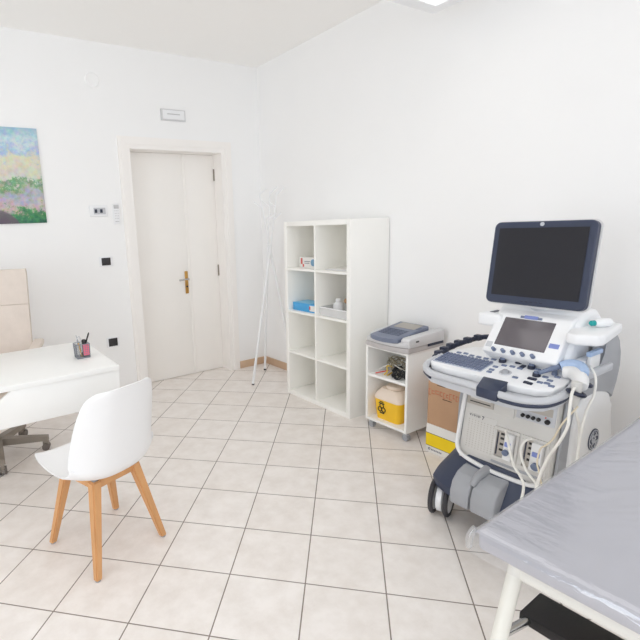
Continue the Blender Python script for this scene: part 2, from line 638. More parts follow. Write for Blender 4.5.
# door: casing, two flat leaves set back in the reveal
d = thing('door_1', 'cream double door set back in a moulded frame on the back wall', 'door', (-.9, 0, 0))
structure(d)
fr = MB()
for o0, o1, t in ((.060, .085, .014), (.022, .060, .020), (.0, .022, .012)):
    fr.box(DX0 - o1, DX0 - o0, -t, 0.0, 0, DZ + o0)
    fr.box(DX1 + o0 * 1.1, DX1 + o1 * 1.1, -t, 0.0, 0, DZ + o0)
    fr.box(DX0 - o1, DX1 + o1 * 1.1, -t, 0.0, DZ + o0, DZ + o1)
fr.box(DX0 - .003, DX0 + .018, -.0125, .19, 0, DZ + .003).box(DX1 - .018, DX1 + .003, -.0125, .19, 0, DZ + .003).box(DX0 + .018, DX1 - .018, -.0125, .19, DZ - .014, DZ + .003)
fr.build('door_frame', DOORF, d)
leaf = MB().box(-1.349, -.768, .145, .185, .004, DZ - .016, .002).box(-.79, -.762, .139, .1455, .004, DZ - .016, .002).build('door_leaf', DOORP, d)
leaf2 = MB().box(-.765, -.451, .145, .185, .004, DZ - .016, .002).build('door_leaf', DOORP, d)
h = MB().box(-.836, -.802, .136, .145, .83, 1.05, .006).build('handle_plate', BRASS, leaf)
hm = MB().cyl((-.819, .136, .975), (-.819, .09, .975), .008).tube([(-.819, .092, .975), (-.86, .088, .975), (-.905, .09, .972)], .008).ball((-.91, .09, .972), .011)
h2 = hm.build('door_handle', CHROME, leaf)
MB().cyl((-.819, .138, .90), (-.819, .131, .90), .009).build('keyhole', BLACK, leaf)
for z in (1.96, 1.03):
    MB().cyl((-.452, .14, z - .055), (-.452, .14, z + .055), .009).build('hinge', STEEL, leaf2)

# ------------------------------------------------------------------ ceiling panel lamp
lx0, lx1, ly0, ly1, lz = -1.43, -.228, -2.73, -2.125, 2.62
t = thing('ceiling_light', 'suspended rectangular white lamp panel below the ceiling near the right wall', 'ceiling light', ((lx0 + lx1) / 2, (ly0 + ly1) / 2, lz))
f = MB()
bw = .075
f.box(lx0, lx1, ly1 - bw, ly1, lz, lz + .045).box(lx0, lx1, ly0, ly0 + bw, lz, lz + .045)
f.box(lx0, lx0 + bw, ly0 + bw, ly1 - bw, lz, lz + .045).box(lx1 - bw, lx1, ly0 + bw, ly1 - bw, lz, lz + .045)
f.box(lx0, lx1, ly0, ly1, lz + .04, lz + .05)
f.build('lamp_frame', PLAST, t)
MB().box(lx0 + bw, lx1 - bw, ly0 + bw, ly1 - bw, lz + .012, lz + .02).build('diffuser', PANEL, t)
for x in (lx0 + .2, lx1 - .2):
    for y in (ly0 + .1, ly1 - .1):
        MB().cyl((x, y, lz + .05), (x, y, ZC), .002, n=6).build('suspension_wire', CHROME, t)

# ------------------------------------------------------------------ things on the back wall
tag(MB().box(-3.05, -2.085, -.014, -.002, 1.552, 2.258, .002).build('painting', PAINT), 'unframed colourful landscape canvas hanging on the back wall', 'painting')

t = thing('emergency_light', 'small rectangular emergency lamp above the door', 'emergency light', (-.922, 0, 2.445))
MB().box(-1.04, -.804, -.018, 0, 2.398, 2.493, .004).build('housing', GREYFR, t)
MB().box(-1.026, -.818, -.024, -.018, 2.408, 2.483, .003).build('diffuser', PLAST, t)
MB().box(-.985, -.862, -.0252, -.024, 2.446, 2.454).build('lettering', LINEINK, t)

t = thing('wall_socket', 'white wall plate with two dark modules to the left of the remote control', 'wall socket', (-1.66, 0, 1.635))
MB().box(-1.738, -1.588, -.009, 0, 1.588, 1.682, .004).build('plate', PLAST, t)
MB().box(-1.706, -1.606, -.012, -.009, 1.606, 1.66, .002).build('insert', GREYL, t)
for x in (-1.688, -1.642):
    MB().box(x - .011, x + .011, -.0135, -.012, 1.618, 1.648, .001).build('module', NAVYD, t)

t = thing('remote_control', 'white air conditioner remote control in its wall holder beside the door frame', 'remote control', (-1.515, 0, 1.6))
MB().box(-1.543, -1.487, -.02, 0, 1.522, 1.692, .006).build('case', PLAST, t)
MB().box(-1.537, -1.493, -.0215, -.02, 1.65, 1.682, .001).build('display', LINEINK, t)
for i in range(4):
    for x in (-1.528, -1.515, -1.502):
        MB().box(x - .004, x + .004, -.0222, -.02, 1.628 - i * .021, 1.636 - i * .021).build('button', GREYFR, t)
MB().box(-1.532, -1.498, -.0222, -.02, 1.54, 1.546).build('button', LINEINK, t)

t = thing('light_switch', 'black two module switch in a white plate at handle height left of the door', 'light switch', (-1.64, 0, 1.21))
MB().box(-1.70, -1.58, -.008, 0, 1.168, 1.252, .004).build('plate', PLAST, t)
MB().box(-1.68, -1.602, -.013, -.008, 1.178, 1.242, .003).build('rocker', BLKSW, t)
t = thing('power_outlet', 'black outlet in a white plate low on the wall just above the desk corner', 'power outlet', (-1.645, 0, .5))
MB().box(-1.705, -1.585, -.008, 0, .455, .545, .004).build('plate', PLAST, t)
MB().box(-1.686, -1.606, -.013, -.008, .465, .536, .003).build('insert', BLKSW, t)
tag(MB().cyl((-1.615, 0, 2.66), (-1.615, -.008, 2.66), .058, .052, n=32).build('junction_cover', WALL), 'round white blank cover high on the back wall', 'junction box cover')

# ------------------------------------------------------------------ coat stand in the corner
t = thing('coat_stand', 'white tripod coat stand in the room corner beside the bookcase', 'coat stand', (-.30, -.30, 0))
apex = Vector((-.25, -.47, 1.25))
feet = [(-.527, -.529, 0), (-.167, -.216, 0), (-.11, -.64, 0)]
for f0 in feet:
    f0 = Vector(f0)
    dv = (apex - f0)
    off = Vector((dv.y, -dv.x, 0)).normalized() * .014
    MB().cyl(f0 + Vector((0, 0, .012)), apex + off + dv * .02, .0125, .0125, n=12).build('leg', PLAST, t)
    MB().cyl(f0, f0 + dv.normalized() * .016, .0128, n=12).build('foot_cap', BLACK, t)
    e = apex + off + dv.normalized() * .03
    br = MB().cyl(e, e + dv * .36 + Vector((0, 0, .02)), .006, .0045, n=10)
    for s, q in ((.18, 1), (.27, -1), (.36, 1)):
        p = e + dv * s
        br.cyl(p, p + Vector((.05 * q, -.035 * q, .05)), .0045, .0045, n=8).ball(p + Vector((.05 * q, -.035 * q, .05)), .008, n=10)
    br.build('branch', PLAST, t)

# ------------------------------------------------------------------ bookcase
bx0, bx1, by0, by1, bz = -.405, -.014, -1.65, -.893, 1.476
t = thing('bookcase', 'tall white open cube bookcase of eight compartments against the right wall', 'bookcase', ((bx0 + bx1) / 2, (by0 + by1) / 2, 0))
T, I = .038, .017
MB().box(bx0, bx1, by0, by0 + T, 0, bz, .0015).build('side_panel', CUBEW, t)
MB().box(bx0, bx1, by1 - T, by1, 0, bz, .0015).build('side_panel', CUBEW, t)
MB().box(bx0, bx1, by0 + T, by1 - T, bz - T, bz, .0015).build('top_panel', CUBEW, t)
MB().box(bx0, bx1, by0 + T, by1 - T, 0, T, .0015).build('bottom_panel', CUBEW, t)
ymid = (by0 + by1) / 2
MB().box(bx0 + .001, bx1, ymid - I / 2, ymid + I / 2, T, bz - T, .001).build('divider', CUBEW, t)
cell = (bz - 2 * T - 3 * I) / 4
shelf_z = []
for k in (1, 2, 3):
    z0 = T + k * cell + (k - 1) * I
    shelf_z.append(z0 + I)
    for y0, y1 in ((by0 + T, ymid - I / 2), (ymid + I / 2, by1 - T)):
        MB().box(bx0 + .001, bx1, y0, y1, z0, z0 + I, .001).build('shelf', CUBEW, t)
MB().box(-.012, -.006, by0 + .004, by1 - .004, .004, bz - .004).build('back_panel', CUBEW, t)
S3, S2 = shelf_z[2], shelf_z[1]

# small white carton, upper left compartment
t = thing('medicine_carton', 'small white printed carton in the top left compartment of the bookcase', 'box', (-.27, -1.09, S3))
MB().box(-.32, -.23, -1.215, -.985, S3, S3 + .085, .002).build('carton', WHTCARD, t)
MB().box(-.3215, -.32, -1.025, -1.005, S3 + .03, S3 + .078).box(-.3215, -.32, -1.045, -1.028, S3 + .008, S3 + .03).build('red_print', REDCARD, t)
MB().cyl((-.3215, -1.155, S3 + .045), (-.32, -1.155, S3 + .045), .028, n=20).build('blue_print', TEALPR, t)
MB().box(-.3212, -.32, -1.12, -1.05, S3 + .05, S3 + .055).box(-.3212, -.32, -1.11, -1.05, S3 + .036, S3 + .041).build('lettering', GREYINK, t)
# thin paper stack, upper right compartment
for k, dx in enumerate((0, .008)):
    tag(MB().box(-.34 + dx, -.13 + dx, -1.585 + dx, -1.32 - dx * 1.5, S3 + .006 * k, S3 + .006 * (k + 1), .0008).build('paper_pad', (GREYFR, WHTCARD)[k]),
        ('lower flat pad of grey paper in the top right compartment of the bookcase', 'upper flat pad of white paper in the top right compartment of the bookcase')[k], 'paper pad', 'paper pads in the bookcase')
# blue glove carton
t = thing('glove_box', 'light blue carton lying on the second shelf left side of the bookcase', 'box', (-.28, -1.08, S2))
MB().box(-.365, -.20, -1.235, -.945, S2, S2 + .066, .003).build('carton', BLUEBOX, t)
MB().box(-.355, -.21, -1.15, -.955, S2 + .066, S2 + .0675).build('pale_top', BLUEBOXT, t)  # paler blue sheet over most of the carton's top
MB().box(-.3665, -.365, -1.222, -1.16, S2 + .012, S2 + .058).build('white_label', WHTCARD, t)
MB().box(-.3672, -.3665, -1.17, -1.155, S2 + .024, S2 + .05).build('red_print', REDCARD, t)
# clear tray with bottle and brush
t = thing('plastic_tray', 'translucent white plastic tray on the second shelf right side of the bookcase', 'tray', (-.26, -1.43, S2))
m = MB()
ty0, ty1, tx0, tx1, tz = -1.597, -1.295, -.375, -.14, .068
m.box(tx0, tx1, ty0, ty1, S2, S2 + .003).box(tx0, tx0 + .003, ty0, ty1, S2 + .003, S2 + tz).box(tx1 - .003, tx1, ty0, ty1, S2 + .003, S2 + tz)
m.box(tx0, tx1, ty0, ty0 + .003, S2 + .003, S2 + tz).box(tx0, tx1, ty1 - .003, ty1, S2 + .003, S2 + tz)
m.build('tray_body', CLEAR, t)
m = MB()
m.box(tx0 - .006, tx0, ty0 - .006, ty1 + .006, S2 + tz - .006, S2 + tz).box(tx1, tx1 + .006, ty0 - .006, ty1 + .006, S2 + tz - .006, S2 + tz)
m.box(tx0, tx1, ty0 - .006, ty0, S2 + tz - .006, S2 + tz).box(tx0, tx1, ty1, ty1 + .006, S2 + tz - .006, S2 + tz)
m.build('tray_rim', PLAST, t)
t = thing('pump_bottle', 'white squat bottle standing in the translucent tray in the bookcase', 'bottle', (-.26, -1.378, S2 + .003))
MB().lathe([(0, 0), (.036, 0), (.04, .01), (.04, .07), (.036, .085), (.018, .098)], (-.26, -1.378, S2 + .003)).build('bottle_body', PLAST, t)
MB().lathe([(.016, .098), (.02, .10), (.02, .118), (.014, .124), (0, .126)], (-.26, -1.378, S2 + .003)).build('cap', PLAST, t)
t = thing('wooden_brush', 'brown wooden brush lying over the translucent tray in the bookcase', 'brush', (-.24, -1.50, S2 + .01))
MB().tube([(-.24, -1.44, S2 + .112), (-.245, -1.50, S2 + .114), (-.25, -1.575, S2 + .112)], .02, n=12).build('brush_back', BROWNW, t)
MB().box(-.262, -.222, -1.575, -1.465, S2 + .0035, S2 + .105, .006).build('bristles', PLAST, t)

# ------------------------------------------------------------------ trolley cabinet with device on top
cx0, cx1, cy0, cy1, cz0, cz1 = -.402, -.05, -2.155, -1.80, .062, .612
t = thing('trolley_cabinet', 'small white open trolley cabinet on castors right of the tall bookcase', 'cabinet', ((cx0 + cx1) / 2, (cy0 + cy1) / 2, 0))
P = .018
MB().box(cx0, cx1, cy0, cy0 + P, cz0, cz1 - P, .001).build('side_panel', WHITE, t)
MB().box(cx0, cx1, cy1 - P, cy1, cz0, cz1 - P, .001).build('side_panel', WHITE, t)
MB().box(cx0, cx1, cy0, cy1, cz1 - P, cz1, .001).build('top_panel', WHITE, t)
MB().box(cx0, cx1, cy0 + P, cy1 - P, cz0, cz0 + P, .001).build('bottom_panel', WHITE, t)
CSZ = .405
MB().box(cx0 + .002, cx1 - .01, cy0 + P, cy1 - P, CSZ - P, CSZ, .001).build('shelf', WHITE, t)
MB().box(cx1 - .008, cx1, cy0 + P, cy1 - P, cz0 + P, cz1 - P).build('back_panel', WHITE, t)
for x in (cx0 + .035, cx1 - .035):
    for y in (cy0 + .03, cy1 - .03):
        c = MB().box(x - .014, x + .014, y - .018, y + .018, .054, cz0, .002).cyl((x, y, .054), (x, y, .038), .006)
        c.prism_x([(y - .018, .05), (y + .018, .05), (y + .012, .024), (y - .02, .02)], x - .013, x + .013, .002)
        cc = c.build('castor', GREYL, t)
        MB().cyl((x - .0155, y - .004, .0225), (x + .0155, y - .004, .0225), .0225, n=24).build('wheel', GREYP, cc)

# sharps container in the trolley
sx, sy, sz = -.275, -1.955, cz0 + P
t = thing('sharps_container', 'yellow medical waste container with pale lid in the lower bay of the white trolley', 'sharps container', (sx, sy, sz))
MB().loft([rrect(sx, sy, .085, .098, .03, sz), rrect(sx, sy, .092, .106, .034, sz + .06), rrect(sx, sy, .098, .114, .036, sz + .15)]).build('bucket', YELLOW, t)
MB().loft([rrect(sx, sy, .101, .117, .037, sz + .148), rrect(sx, sy, .101, .117, .037, sz + .165), rrect(sx, sy, .092, .108, .04, sz + .185), rrect(sx, sy, .072, .086, .045, sz + .215), rrect(sx, sy, .066, .08, .045, sz + .222)]).build('lid', LIDW, t)
MB().lathe([(0, .222), (.058, .222), (.06, .23), (.056, .243), (0, .245)], (sx, sy, sz)).build('lid_cap', LIDW, t)
hz = MB()
fx = sx - .0965
for a in (90, 210, 330):
    c = Vector((fx, sy + .035 - .018 * math.cos(math.radians(a)), sz + .085 + .018 * math.sin(math.radians(a))))
    hz.torus(c, (1, 0, .09), .016, .0032, n=18, k=6)
hz.build('hazard_symbol', BLACK, t)
for dx, a, b, c, e in ((.004, .012, .058, .118, .124), (.004, .02, .05, .13, .135), (.002, .015, .05, .048, .054)):
    MB().box(fx - dx, fx + .004, sy + a, sy + b, sz + c, sz + e).build('lettering', BLACK, t)

# cables in the trolley's upper bay: each bundle its own thing
def coil(name, label, c, R, r, turns, m, sq=.6, seed=1, plug=None):
    rnd = random.Random(seed)
    pts = []
    for i in range(turns * 10):
        a = 2 * PI * i / 10
        rr = R * (.75 + .35 * rnd.random())
        pts.append((c[0] + rr * sq * math.cos(a), c[1] + rr * math.sin(a), max(CSZ + r * 1.05, c[2] + (rnd.random() - .5) * (.05 + R * .5))))
    o = MB().tube(pts, r, n=8, sub=4).build(name, m)
    return tag(o, label, 'cable', 'cables in the trolley')


coil('cable_coil', 'black cable coiled at the right of the trolley upper bay', (-.34, -2.05, CSZ + .035), .062, .0045, 6, CABLEK, seed=2)
coil('cable_coil', 'grey cable bundle heaped behind the black coil in the trolley', (-.27, -1.99, CSZ + .065), .095, .0035, 8, CABLEG, seed=5)
tag(MB().tube([(-.365, -1.93, CSZ + .006), (-.35, -1.945, CSZ + .03), (-.34, -1.935, CSZ + .065), (-.30, -1.96, CSZ + .05), (-.27, -1.93, CSZ + .01), (-.36, -1.955, CSZ + .008)], .005, n=8).build('lead_wire', CABLEY),
    'yellow lead wire lying left of the black coil in the trolley', 'cable', 'cables in the trolley')
tag(MB().tube([(-.375, -1.865, CSZ + .006), (-.36, -1.90, CSZ + .018), (-.33, -1.93, CSZ + .028), (-.28, -1.90, CSZ + .012)], .004, n=8).build('lead_wire', CABLER),
    'red lead wire at the left of the trolley upper bay', 'cable', 'cables in the trolley')
tag(MB().tube([(-.35, -1.86, CSZ + .02), (-.31, -1.94, CSZ + .075), (-.33, -2.03, CSZ + .07), (-.28, -2.08, CSZ + .03), (-.25, -1.98, CSZ + .01), (-.29, -1.88, CSZ + .006)], .0035, n=8).build('lead_wire', CABLEW),
    'white lead wire looped over the grey bundle in the trolley', 'cable', 'cables in the trolley')

# ECG recorder on the trolley
t = thing('ecg_recorder', 'grey and white desktop medical recorder lying on top of the white trolley', 'medical recorder', (-.23, -1.98, cz1))
ex0, ex1, ey0, ey1 = -.428, -.06, -2.168, -1.812
MB().prism_z([(ex0 + .01, ey0), (ex1, ey0), (ex1, ey1), (ex0 + .01, ey1), (ex0 - .012, ey1 - .12), (ex0 - .012, ey0 + .12)], cz1, cz1 + .035, .005).build('base', TAUPE, t)
MB().prism_z([(ex0 + .008, ey0 + .01), (ex1, ey0 + .01), (ex1, ey1 - .01), (ex0 + .008, ey1 - .01), (ex0 - .014, ey1 - .12), (ex0 - .014, ey0 + .12)], cz1 + .037, lambda x, y: cz1 + .066 + .10 * (x - ex0), .005).build('body', GREYFR, t)
# raised right flank with slots, raised left rear shoulder
fl = MB().prism_y([(ex0 + .015, cz1 + .036), (ex0 + .01, cz1 + .085), (ex0 + .03, cz1 + .098), (ex1, cz1 + .112), (ex1, cz1 + .036)], ey0 - .004, ey0 + .062, .006).build('side_rail', GREYFR, t)
MB().box(ex0 + .20, ex1 - .01, ey0 - .0055, ey0 + .01, cz1 + .022, cz1 + .04, .002).build('paper_slot', NAVYD, fl)
MB().box(ex0 + .075, ex0 + .105, ey0 - .0055, ey0, cz1 + .068, cz1 + .078).build('port', BLACK, fl)
MB().prism_y([(ex0 + .05, cz1 + .036), (ex0 + .045, cz1 + .075), (ex0 + .10, cz1 + .095), (ex1, cz1 + .112), (ex1, cz1 + .036)], ey1 - .05, ey1 + .002, .006).build('side_rail', GREYFR, t)
lz0 = lambda x, y: cz1 + .068 + .10 * (x - ex0)
lid_z = lambda x, y: cz1 + .092 + .14 * (x - ex0)
arc = [(ex0 - .008 - .022 * math.sin(PI * i / 8), ey0 + .068 + (ey1 - ey0 - .122) * i / 8) for i in range(9)]
lid = MB().prism_z(list(reversed(arc)) + [(ex0 + .30, ey0 + .068), (ex0 + .30, ey1 - .054)], lambda x, y: cz1 + .062 + .1 * (x - ex0), lid_z, .006).build('keyboard_lid', SLATE, t)
MB().prism_z([(ex0 + .185, ey0 + .10), (ex0 + .285, ey0 + .10), (ex0 + .285, ey1 - .09), (ex0 + .185, ey1 - .09)], lambda x, y: lid_z(x, y) - .002, lambda x, y: lid_z(x, y) + .0015).build('display', LCD, lid)
for i in range(5):
    for j in range(9):
        x = ex0 + .055 + i * .022
        y = ey0 + .115 + j * .0195
        MB().box(x - .008, x + .008, y - .0075, y + .0075, lid_z(x, y) - .003, lid_z(x, y) + .0025, .001).build('key', SLATED, lid)
MB().prism_z([(ex0 + .20, ey0 + .076), (ex0 + .24, ey0 + .076), (ex0 + .24, ey0 + .094), (ex0 + .20, ey0 + .094)], lambda x, y: lid_z(x, y) - .002, lambda x, y: lid_z(x, y) + .002).build('button', SLATED, lid)

# ------------------------------------------------------------------ cartons beside the trolley
t = thing('yellow_banded_box', 'white carton with a yellow band on the floor under the cardboard box', 'box', (-.22, -2.45, 0))
MB().box(-.388, -.06, -2.605, -2.295, 0, .19, .002).build('carton', WHTCARD, t)
MB().box(-.3895, -.388, -2.604, -2.296, .048, .128).build('yellow_band', YELCARD, t)
MB().box(-.3892, -.388, -2.604, -2.296, .126, .131).box(-.3892, -.388, -2.604, -2.296, .045, .049).build('band_edge', DKINK, t)
lm = MB().torus((-.389, -2.322, .026), (1, 0, 0), .006, .0022, n=14, k=6)
for i in range(7):
    lm.box(-.3888, -.388, -2.342 - i * .011, -2.335 - i * .011, .019, .029)
lm.build('lettering', GREYINK, t)
t = thing('cardboard_box', 'brown cardboard box with red print stacked on the yellow banded carton', 'box', (-.22, -2.45, .19))
MB().box(-.386, -.06, -2.60, -2.297, .19, .53, .003).build('carton', KRAFT, t)
rp = MB()
rnd = random.Random(8)
y = -2.302
while y > -2.57:
    w = .012 + rnd.random() * .012
    hgt = .022 + rnd.random() * .02
    z = .405 + (rnd.random() - .5) * .012
    rp.box(-.3868, -.386, y - w, y, z - hgt / 2, z - hgt / 2 + .006)
    rp.box(-.3868, -.386, y - w, y, z + hgt / 2 - .006, z + hgt / 2)
    rp.box(-.3868, -.386, y - .005, y, z - hgt / 2, z + hgt / 2)
    y -= w + .006
rp.build('faded_red_print', REDINK, t)
MB().box(-.3866, -.386, -2.46, -2.40, .372, .377).box(-.3866, -.386, -2.42, -2.36, .452, .457).build('dark_print', DKINK, t)
MB().box(-.385, -.07, -2.452, -2.442, .53, .5315).build('flap_seam', DKINK, t)

# ------------------------------------------------------------------ ultrasound machine
YC = -3.01
t = thing('ultrasound_machine', 'large white and navy ultrasound machine with monitor on a wheeled base before the right wall', 'ultrasound machine', (-.65, YC, 0))
US = t
# navy base
yb = YC
def base_ring(z, xf, xfc, xb, hw, r=.05):
    """outline with a bowed front edge"""
    pts = []
    n = 12
    for i in range(n + 1):
        s = -1 + 2 * i / n
        pts.append((xfc + (xf - xfc) * abs(s) ** 2.4, yb - s * (hw - r * .35 * abs(s) ** 6), z))
    pts.append((xf + .05, yb - hw, z))
    pts.append((xb, yb - hw, z))
    pts.append((xb, yb + hw, z))
    pts.append((xf + .05, yb + hw, z))
    return pts


MB().loft([base_ring(.155, -.905, -.97, -.38, .275), base_ring(.17, -.925, -.99, -.38, .29), base_ring(.21, -.93, -.995, -.38, .292),
           base_ring(.245, -.915, -.975, -.38, .282), base_ring(.34, -.85, -.93, -.37, .235), base_ring(.37, -.83, -.91, -.38, .225)]).build('base', NAVY, t)
# pedals
def pedal(y0, y1):
    prof = [(-.84, .345), (-.935, .337), (-.985, .32), (-1.02, .285), (-1.034, .24), (-1.036, .185), (-1.02, .176), (-.98, .176), (-.84, .22)]
    return MB().prism_y(prof, y0, y1, .012, 3)


pedal(-2.985, -2.895).build('brake_pedal', GREYP, t)
pedal(-3.10, -2.992).build('brake_pedal', GREYP, t)
MB().tube([(-1.015, -2.99, .296), (-.975, -2.994, .33), (-.915, -2.998, .344)], lambda u: .012 + .011 * u, n=14).ball((-.91, -2.998, .344), .021, (1.2, 1, .7)).build('pedal_lever', GREYP, t)
# castors
for x, y, big in ((-.895, -2.765, 1), (-.895, -3.255, 1), (-.44, -2.78, 1), (-.44, -3.24, 1)):
    ax = Vector((-.35, .937, 0))
    R = .09
    c = Vector((x, y, R))
    w_ = MB()
    w_.tube([c + Vector((0, 0, R * .4)), c + Vector((0, 0, .075))], .02)
    prof = [(0, -.016), (.062, -.016), (.07, -.012), (.07, .012), (.062, .016), (0, .016)]
    w_.lathe(prof, c, axis=ax)
    cs = w_.build('castor', PLAST, t)
    for s in (1, -1):
        cc = c + ax * .034 * s
        MB().torus(cc, ax, R - .0125, .0125, n=32).build('tire', RUBBER, cs)
        MB().lathe([(0, -.008), (.074, -.008), (.07, .008), (0, .010)], cc, axis=ax * s).build('wheel_hub', RIM, cs)

# body: sloped cream front, grey sides
def fx_(z):
    return -.90 + .154 * (z - .33)


MB().prism_y([(fx_(.345), .345), (fx_(.73), .73), (-.47, .72), (-.45, .30), (-.80, .30)], -3.232, -2.842, .008).build('body', CREAM, t)
MB().prism_y([(fx_(.34) + .03, .335), (fx_(.74) + .03, .75), (-.46, .72), (-.44, .30), (-.82, .30)], -2.838, -2.812, .01).build('side_panel', GREYP, t)
MB().prism_y([(fx_(.34) + .03, .335), (fx_(.74) + .03, .75), (-.46, .72), (-.44, .30), (-.82, .30)], -3.248, -3.236, .004).build('side_panel', GREYP, t)


def fpanel(y0, y1, z0, z1, out, bev=.003, back=.004):
    """block lying on the sloped front face, reaching out by `out`"""
    m = MB()
    m.prism_y([(fx_(z0) - out, z0), (fx_(z1) - out, z1), (fx_(z1) + back, z1), (fx_(z0) + back, z0)], y0, y1, bev)
    return m


# pale rim that sweeps down the left edge and along the bottom
pts = [(fx_(.74) - .004, -2.842, .74), (fx_(.6) - .006, -2.838, .60), (fx_(.46) - .008, -2.834, .46), (fx_(.40) - .012, -2.838, .405), (fx_(.362) - .016, -2.87, .368),
       (fx_(.35) - .022, -2.96, .352), (fx_(.35) - .024, -3.05, .348), (fx_(.355) - .02, -3.17, .352), (fx_(.375) - .012, -3.236, .372)]
MB().tube(pts, .0095, n=12).build('front_rim', RIM, t)
dv = fpanel(-2.975, -2.85, .605, .69, .004).build('disk_drive', CREAMD, t)
fpanel(-2.962, -2.866, .632, .672, .007).build('drive_door', CREAM, dv)
fpanel(-2.962, -2.866, .618, .622, .006, .0005).build('drive_slot', BLACK, dv)
fpanel(-3.066, -2.98, .595, .655, .004).build('cover_panel', CREAM, t)
fpanel(-3.06, -2.985, .663, .70, .002).build('cover_panel', GREYL, t)
rc = fpanel(-3.226, -3.074, .605, .69, .004).build('recorder_unit', GREYL, t)
fpanel(-3.215, -3.085, .645, .678, .006).build('cassette_door', CREAMD, rc)
for y in (-3.103, -3.124, -3.145, -3.166, -3.200):
    big = y < -3.19
    MB().cyl((fx_(.625) - .004, y, .625), (fx_(.625) - .013, y, .6235), .0075 if not big else .010, n=16).build('socket', BLACK, rc)
MB().cyl((fx_(.646) - .004, -3.19, .6385), (fx_(.646) - .008, -3.19, .6385), .003, n=10).build('red_light', REDCARD, rc)
vent = fpanel(-3.0, -2.862, .395, .565, .002).build('vent_panel', CREAM, t)
vm = MB()
for j in range(13):
    for k in range(9):
        y = -2.872 - k * .0145
        z = .41 + j * .0105
        vm.box(fx_(z) - .0026, fx_(z) - .0018, y - .005, y, z - .002, z + .001)
vm.build('perforation', CREAMD, vent)
mtx = Matrix.Translation((fx_(.556) - .0028, -2.898, .556)) @ Matrix.Rotation(-PI / 2, 4, 'Z') @ Matrix.Rotation(PI / 2, 4, 'X')
text_mesh('lettering', 'V I V I D', .0145, mtx, NAVYD, t)
mtx = Matrix.Translation((fx_(.556) - .0028, -2.936, .555)) @ Matrix.Rotation(-PI / 2, 4, 'Z') @ Matrix.Rotation(PI / 2, 4, 'X')
text_mesh('numeral', '7', .024, mtx, NAVYD, t)
# probe ports
for y0, y1 in ((-3.103, -2.994), (-3.222, -3.112)):
    m = fpanel(y0, y1, .528, .543, .006).bm
    p = MB()
    p.bm.free()
    p.bm = m
    for a, b, c, e in ((y0, y1, .398, .413), (y0, y0 + .012, .413, .528), (y1 - .014, y1, .413, .528)):
        p.prism_y([(fx_(c) - .006, c), (fx_(e) - .006, e), (fx_(e) + .004, e), (fx_(c) + .004, c)], a, b, .002)
    pb = p.build('probe_port', CREAM, t)
    fpanel(y1 - .048, y1 - .014, .413, .528, .001, .0005).build('port_slot', CREAMD, pb)
    fpanel(y1 - .022, y1 - .016, .42, .52, .002, .0005).build('slot_edge', NAVYD, pb)
    for z in (.44, .465, .49, .51):
        fpanel(y1 - .046, y1 - .03, z, z + .01, .002, .0005).build('contact', BLACK, pb)
fpanel(-3.215, -2.995, .378, .390, .002).build('grille', GREYP, t)

# rear fender with emblem
fn = MB().prism_y([(-.79, .22), (-.775, .58), (-.75, .68), (-.70, .712), (-.62, .718), (-.53, .71), (-.47, .68), (-.435, .62), (-.405, .45), (-.39, .22)], -3.262, -3.18, .014, 3).build('rear_cover', RIM, t)
MB().prism_y([(-.79, .22), (-.775, .58), (-.75, .68), (-.70, .712), (-.62, .718), (-.53, .71), (-.47, .68), (-.435, .62), (-.405, .45), (-.39, .22)], -2.82, -2.75, .014, 3).build('rear_cover', GREYP, t)
MB().box(-.43, -.39, -3.25, -2.74, .2, .62, .015).build('rear_panel', RIM, t)
ec = Vector((-.592, -3.2625, .497))
em = MB().cyl(ec, ec + Vector((0, -.003, 0)), .048, n=32).build('emblem', NAVY, t)
MB().torus(ec + Vector((0, -.003, 0)), (0, 1, 0), .042, .0018, n=32, k=6).build('emblem_ring', GREYL, em)
sw = MB()
for k in range(4):
    a = PI / 4 + k * PI / 2
    ps = []
    for i in range(6):
        b = a + (i - 2.5) * .22
        rr = .036 - .007 * math.sin(i / 5 * PI)
        ps.append(ec + Vector((rr * math.cos(b), -.0035, rr * math.sin(b))))
    sw.tube(ps, .0018, n=6, sub=3)
def stroke(pts, r=.0024):
    sw.tube([ec + Vector((x, -.0038, z)) for x, z in pts], r, n=6, sub=4)
stroke([(-.003, .016), (-.009, .02), (-.017, .012), (-.018, -.002), (-.011, -.012), (-.004, -.006), (-.004, .003), (-.011, .002)])
stroke([(-.004, .003), (-.005, -.014), (-.013, -.021)])
stroke([(.018, .015), (.011, .02), (.005, .012), (.011, .003), (.014, .002), (.008, 0), (.004, -.01), (.011, -.017), (.02, -.009)])
sw.build('emblem_lettering', GREYL, em)

# grey arch column at the rear right carrying the side tray
def arch(y0, y1):
    outer = [(-.84, .71), (-.74, .712), (-.60, .724), (-.50, .70), (-.445, .65), (-.41, .72), (-.392, .79), (-.398, .85), (-.43, .905), (-.46, .945), (-.565, .945), (-.555, .90), (-.56, .87), (-.585, .83), (-.63, .805), (-.74, .795), (-.84, .77)]
    return MB().prism_y(outer, y0, y1, .008, 2)


MB().box(-.80, -.44, -3.235, -2.80, .70, .77, .01).build('rear_deck', GREYP, t)
arch(-3.262, -3.215).build('support_arm', GREYP, t)
# white side trays
tz = .985
MB().prism_z([(-.775, -3.20), (-.785, -3.24), (-.755, -3.305), (-.72, -3.315), (-.44, -3.27), (-.40, -3.15), (-.60, -3.15)], tz - .045, tz, .012, 3).build('side_tray', PLAST, t)
MB().prism_z([(-.71, -2.785), (-.71, -2.90), (-.5, -2.90), (-.5, -2.80)], .945, 1.006, .014, 3).build('side_tray', PLAST, t)
MB().box(-.665, -.60, -2.845, -2.82, 1.005, 1.0075).build('tray_slot', NAVYD, t)

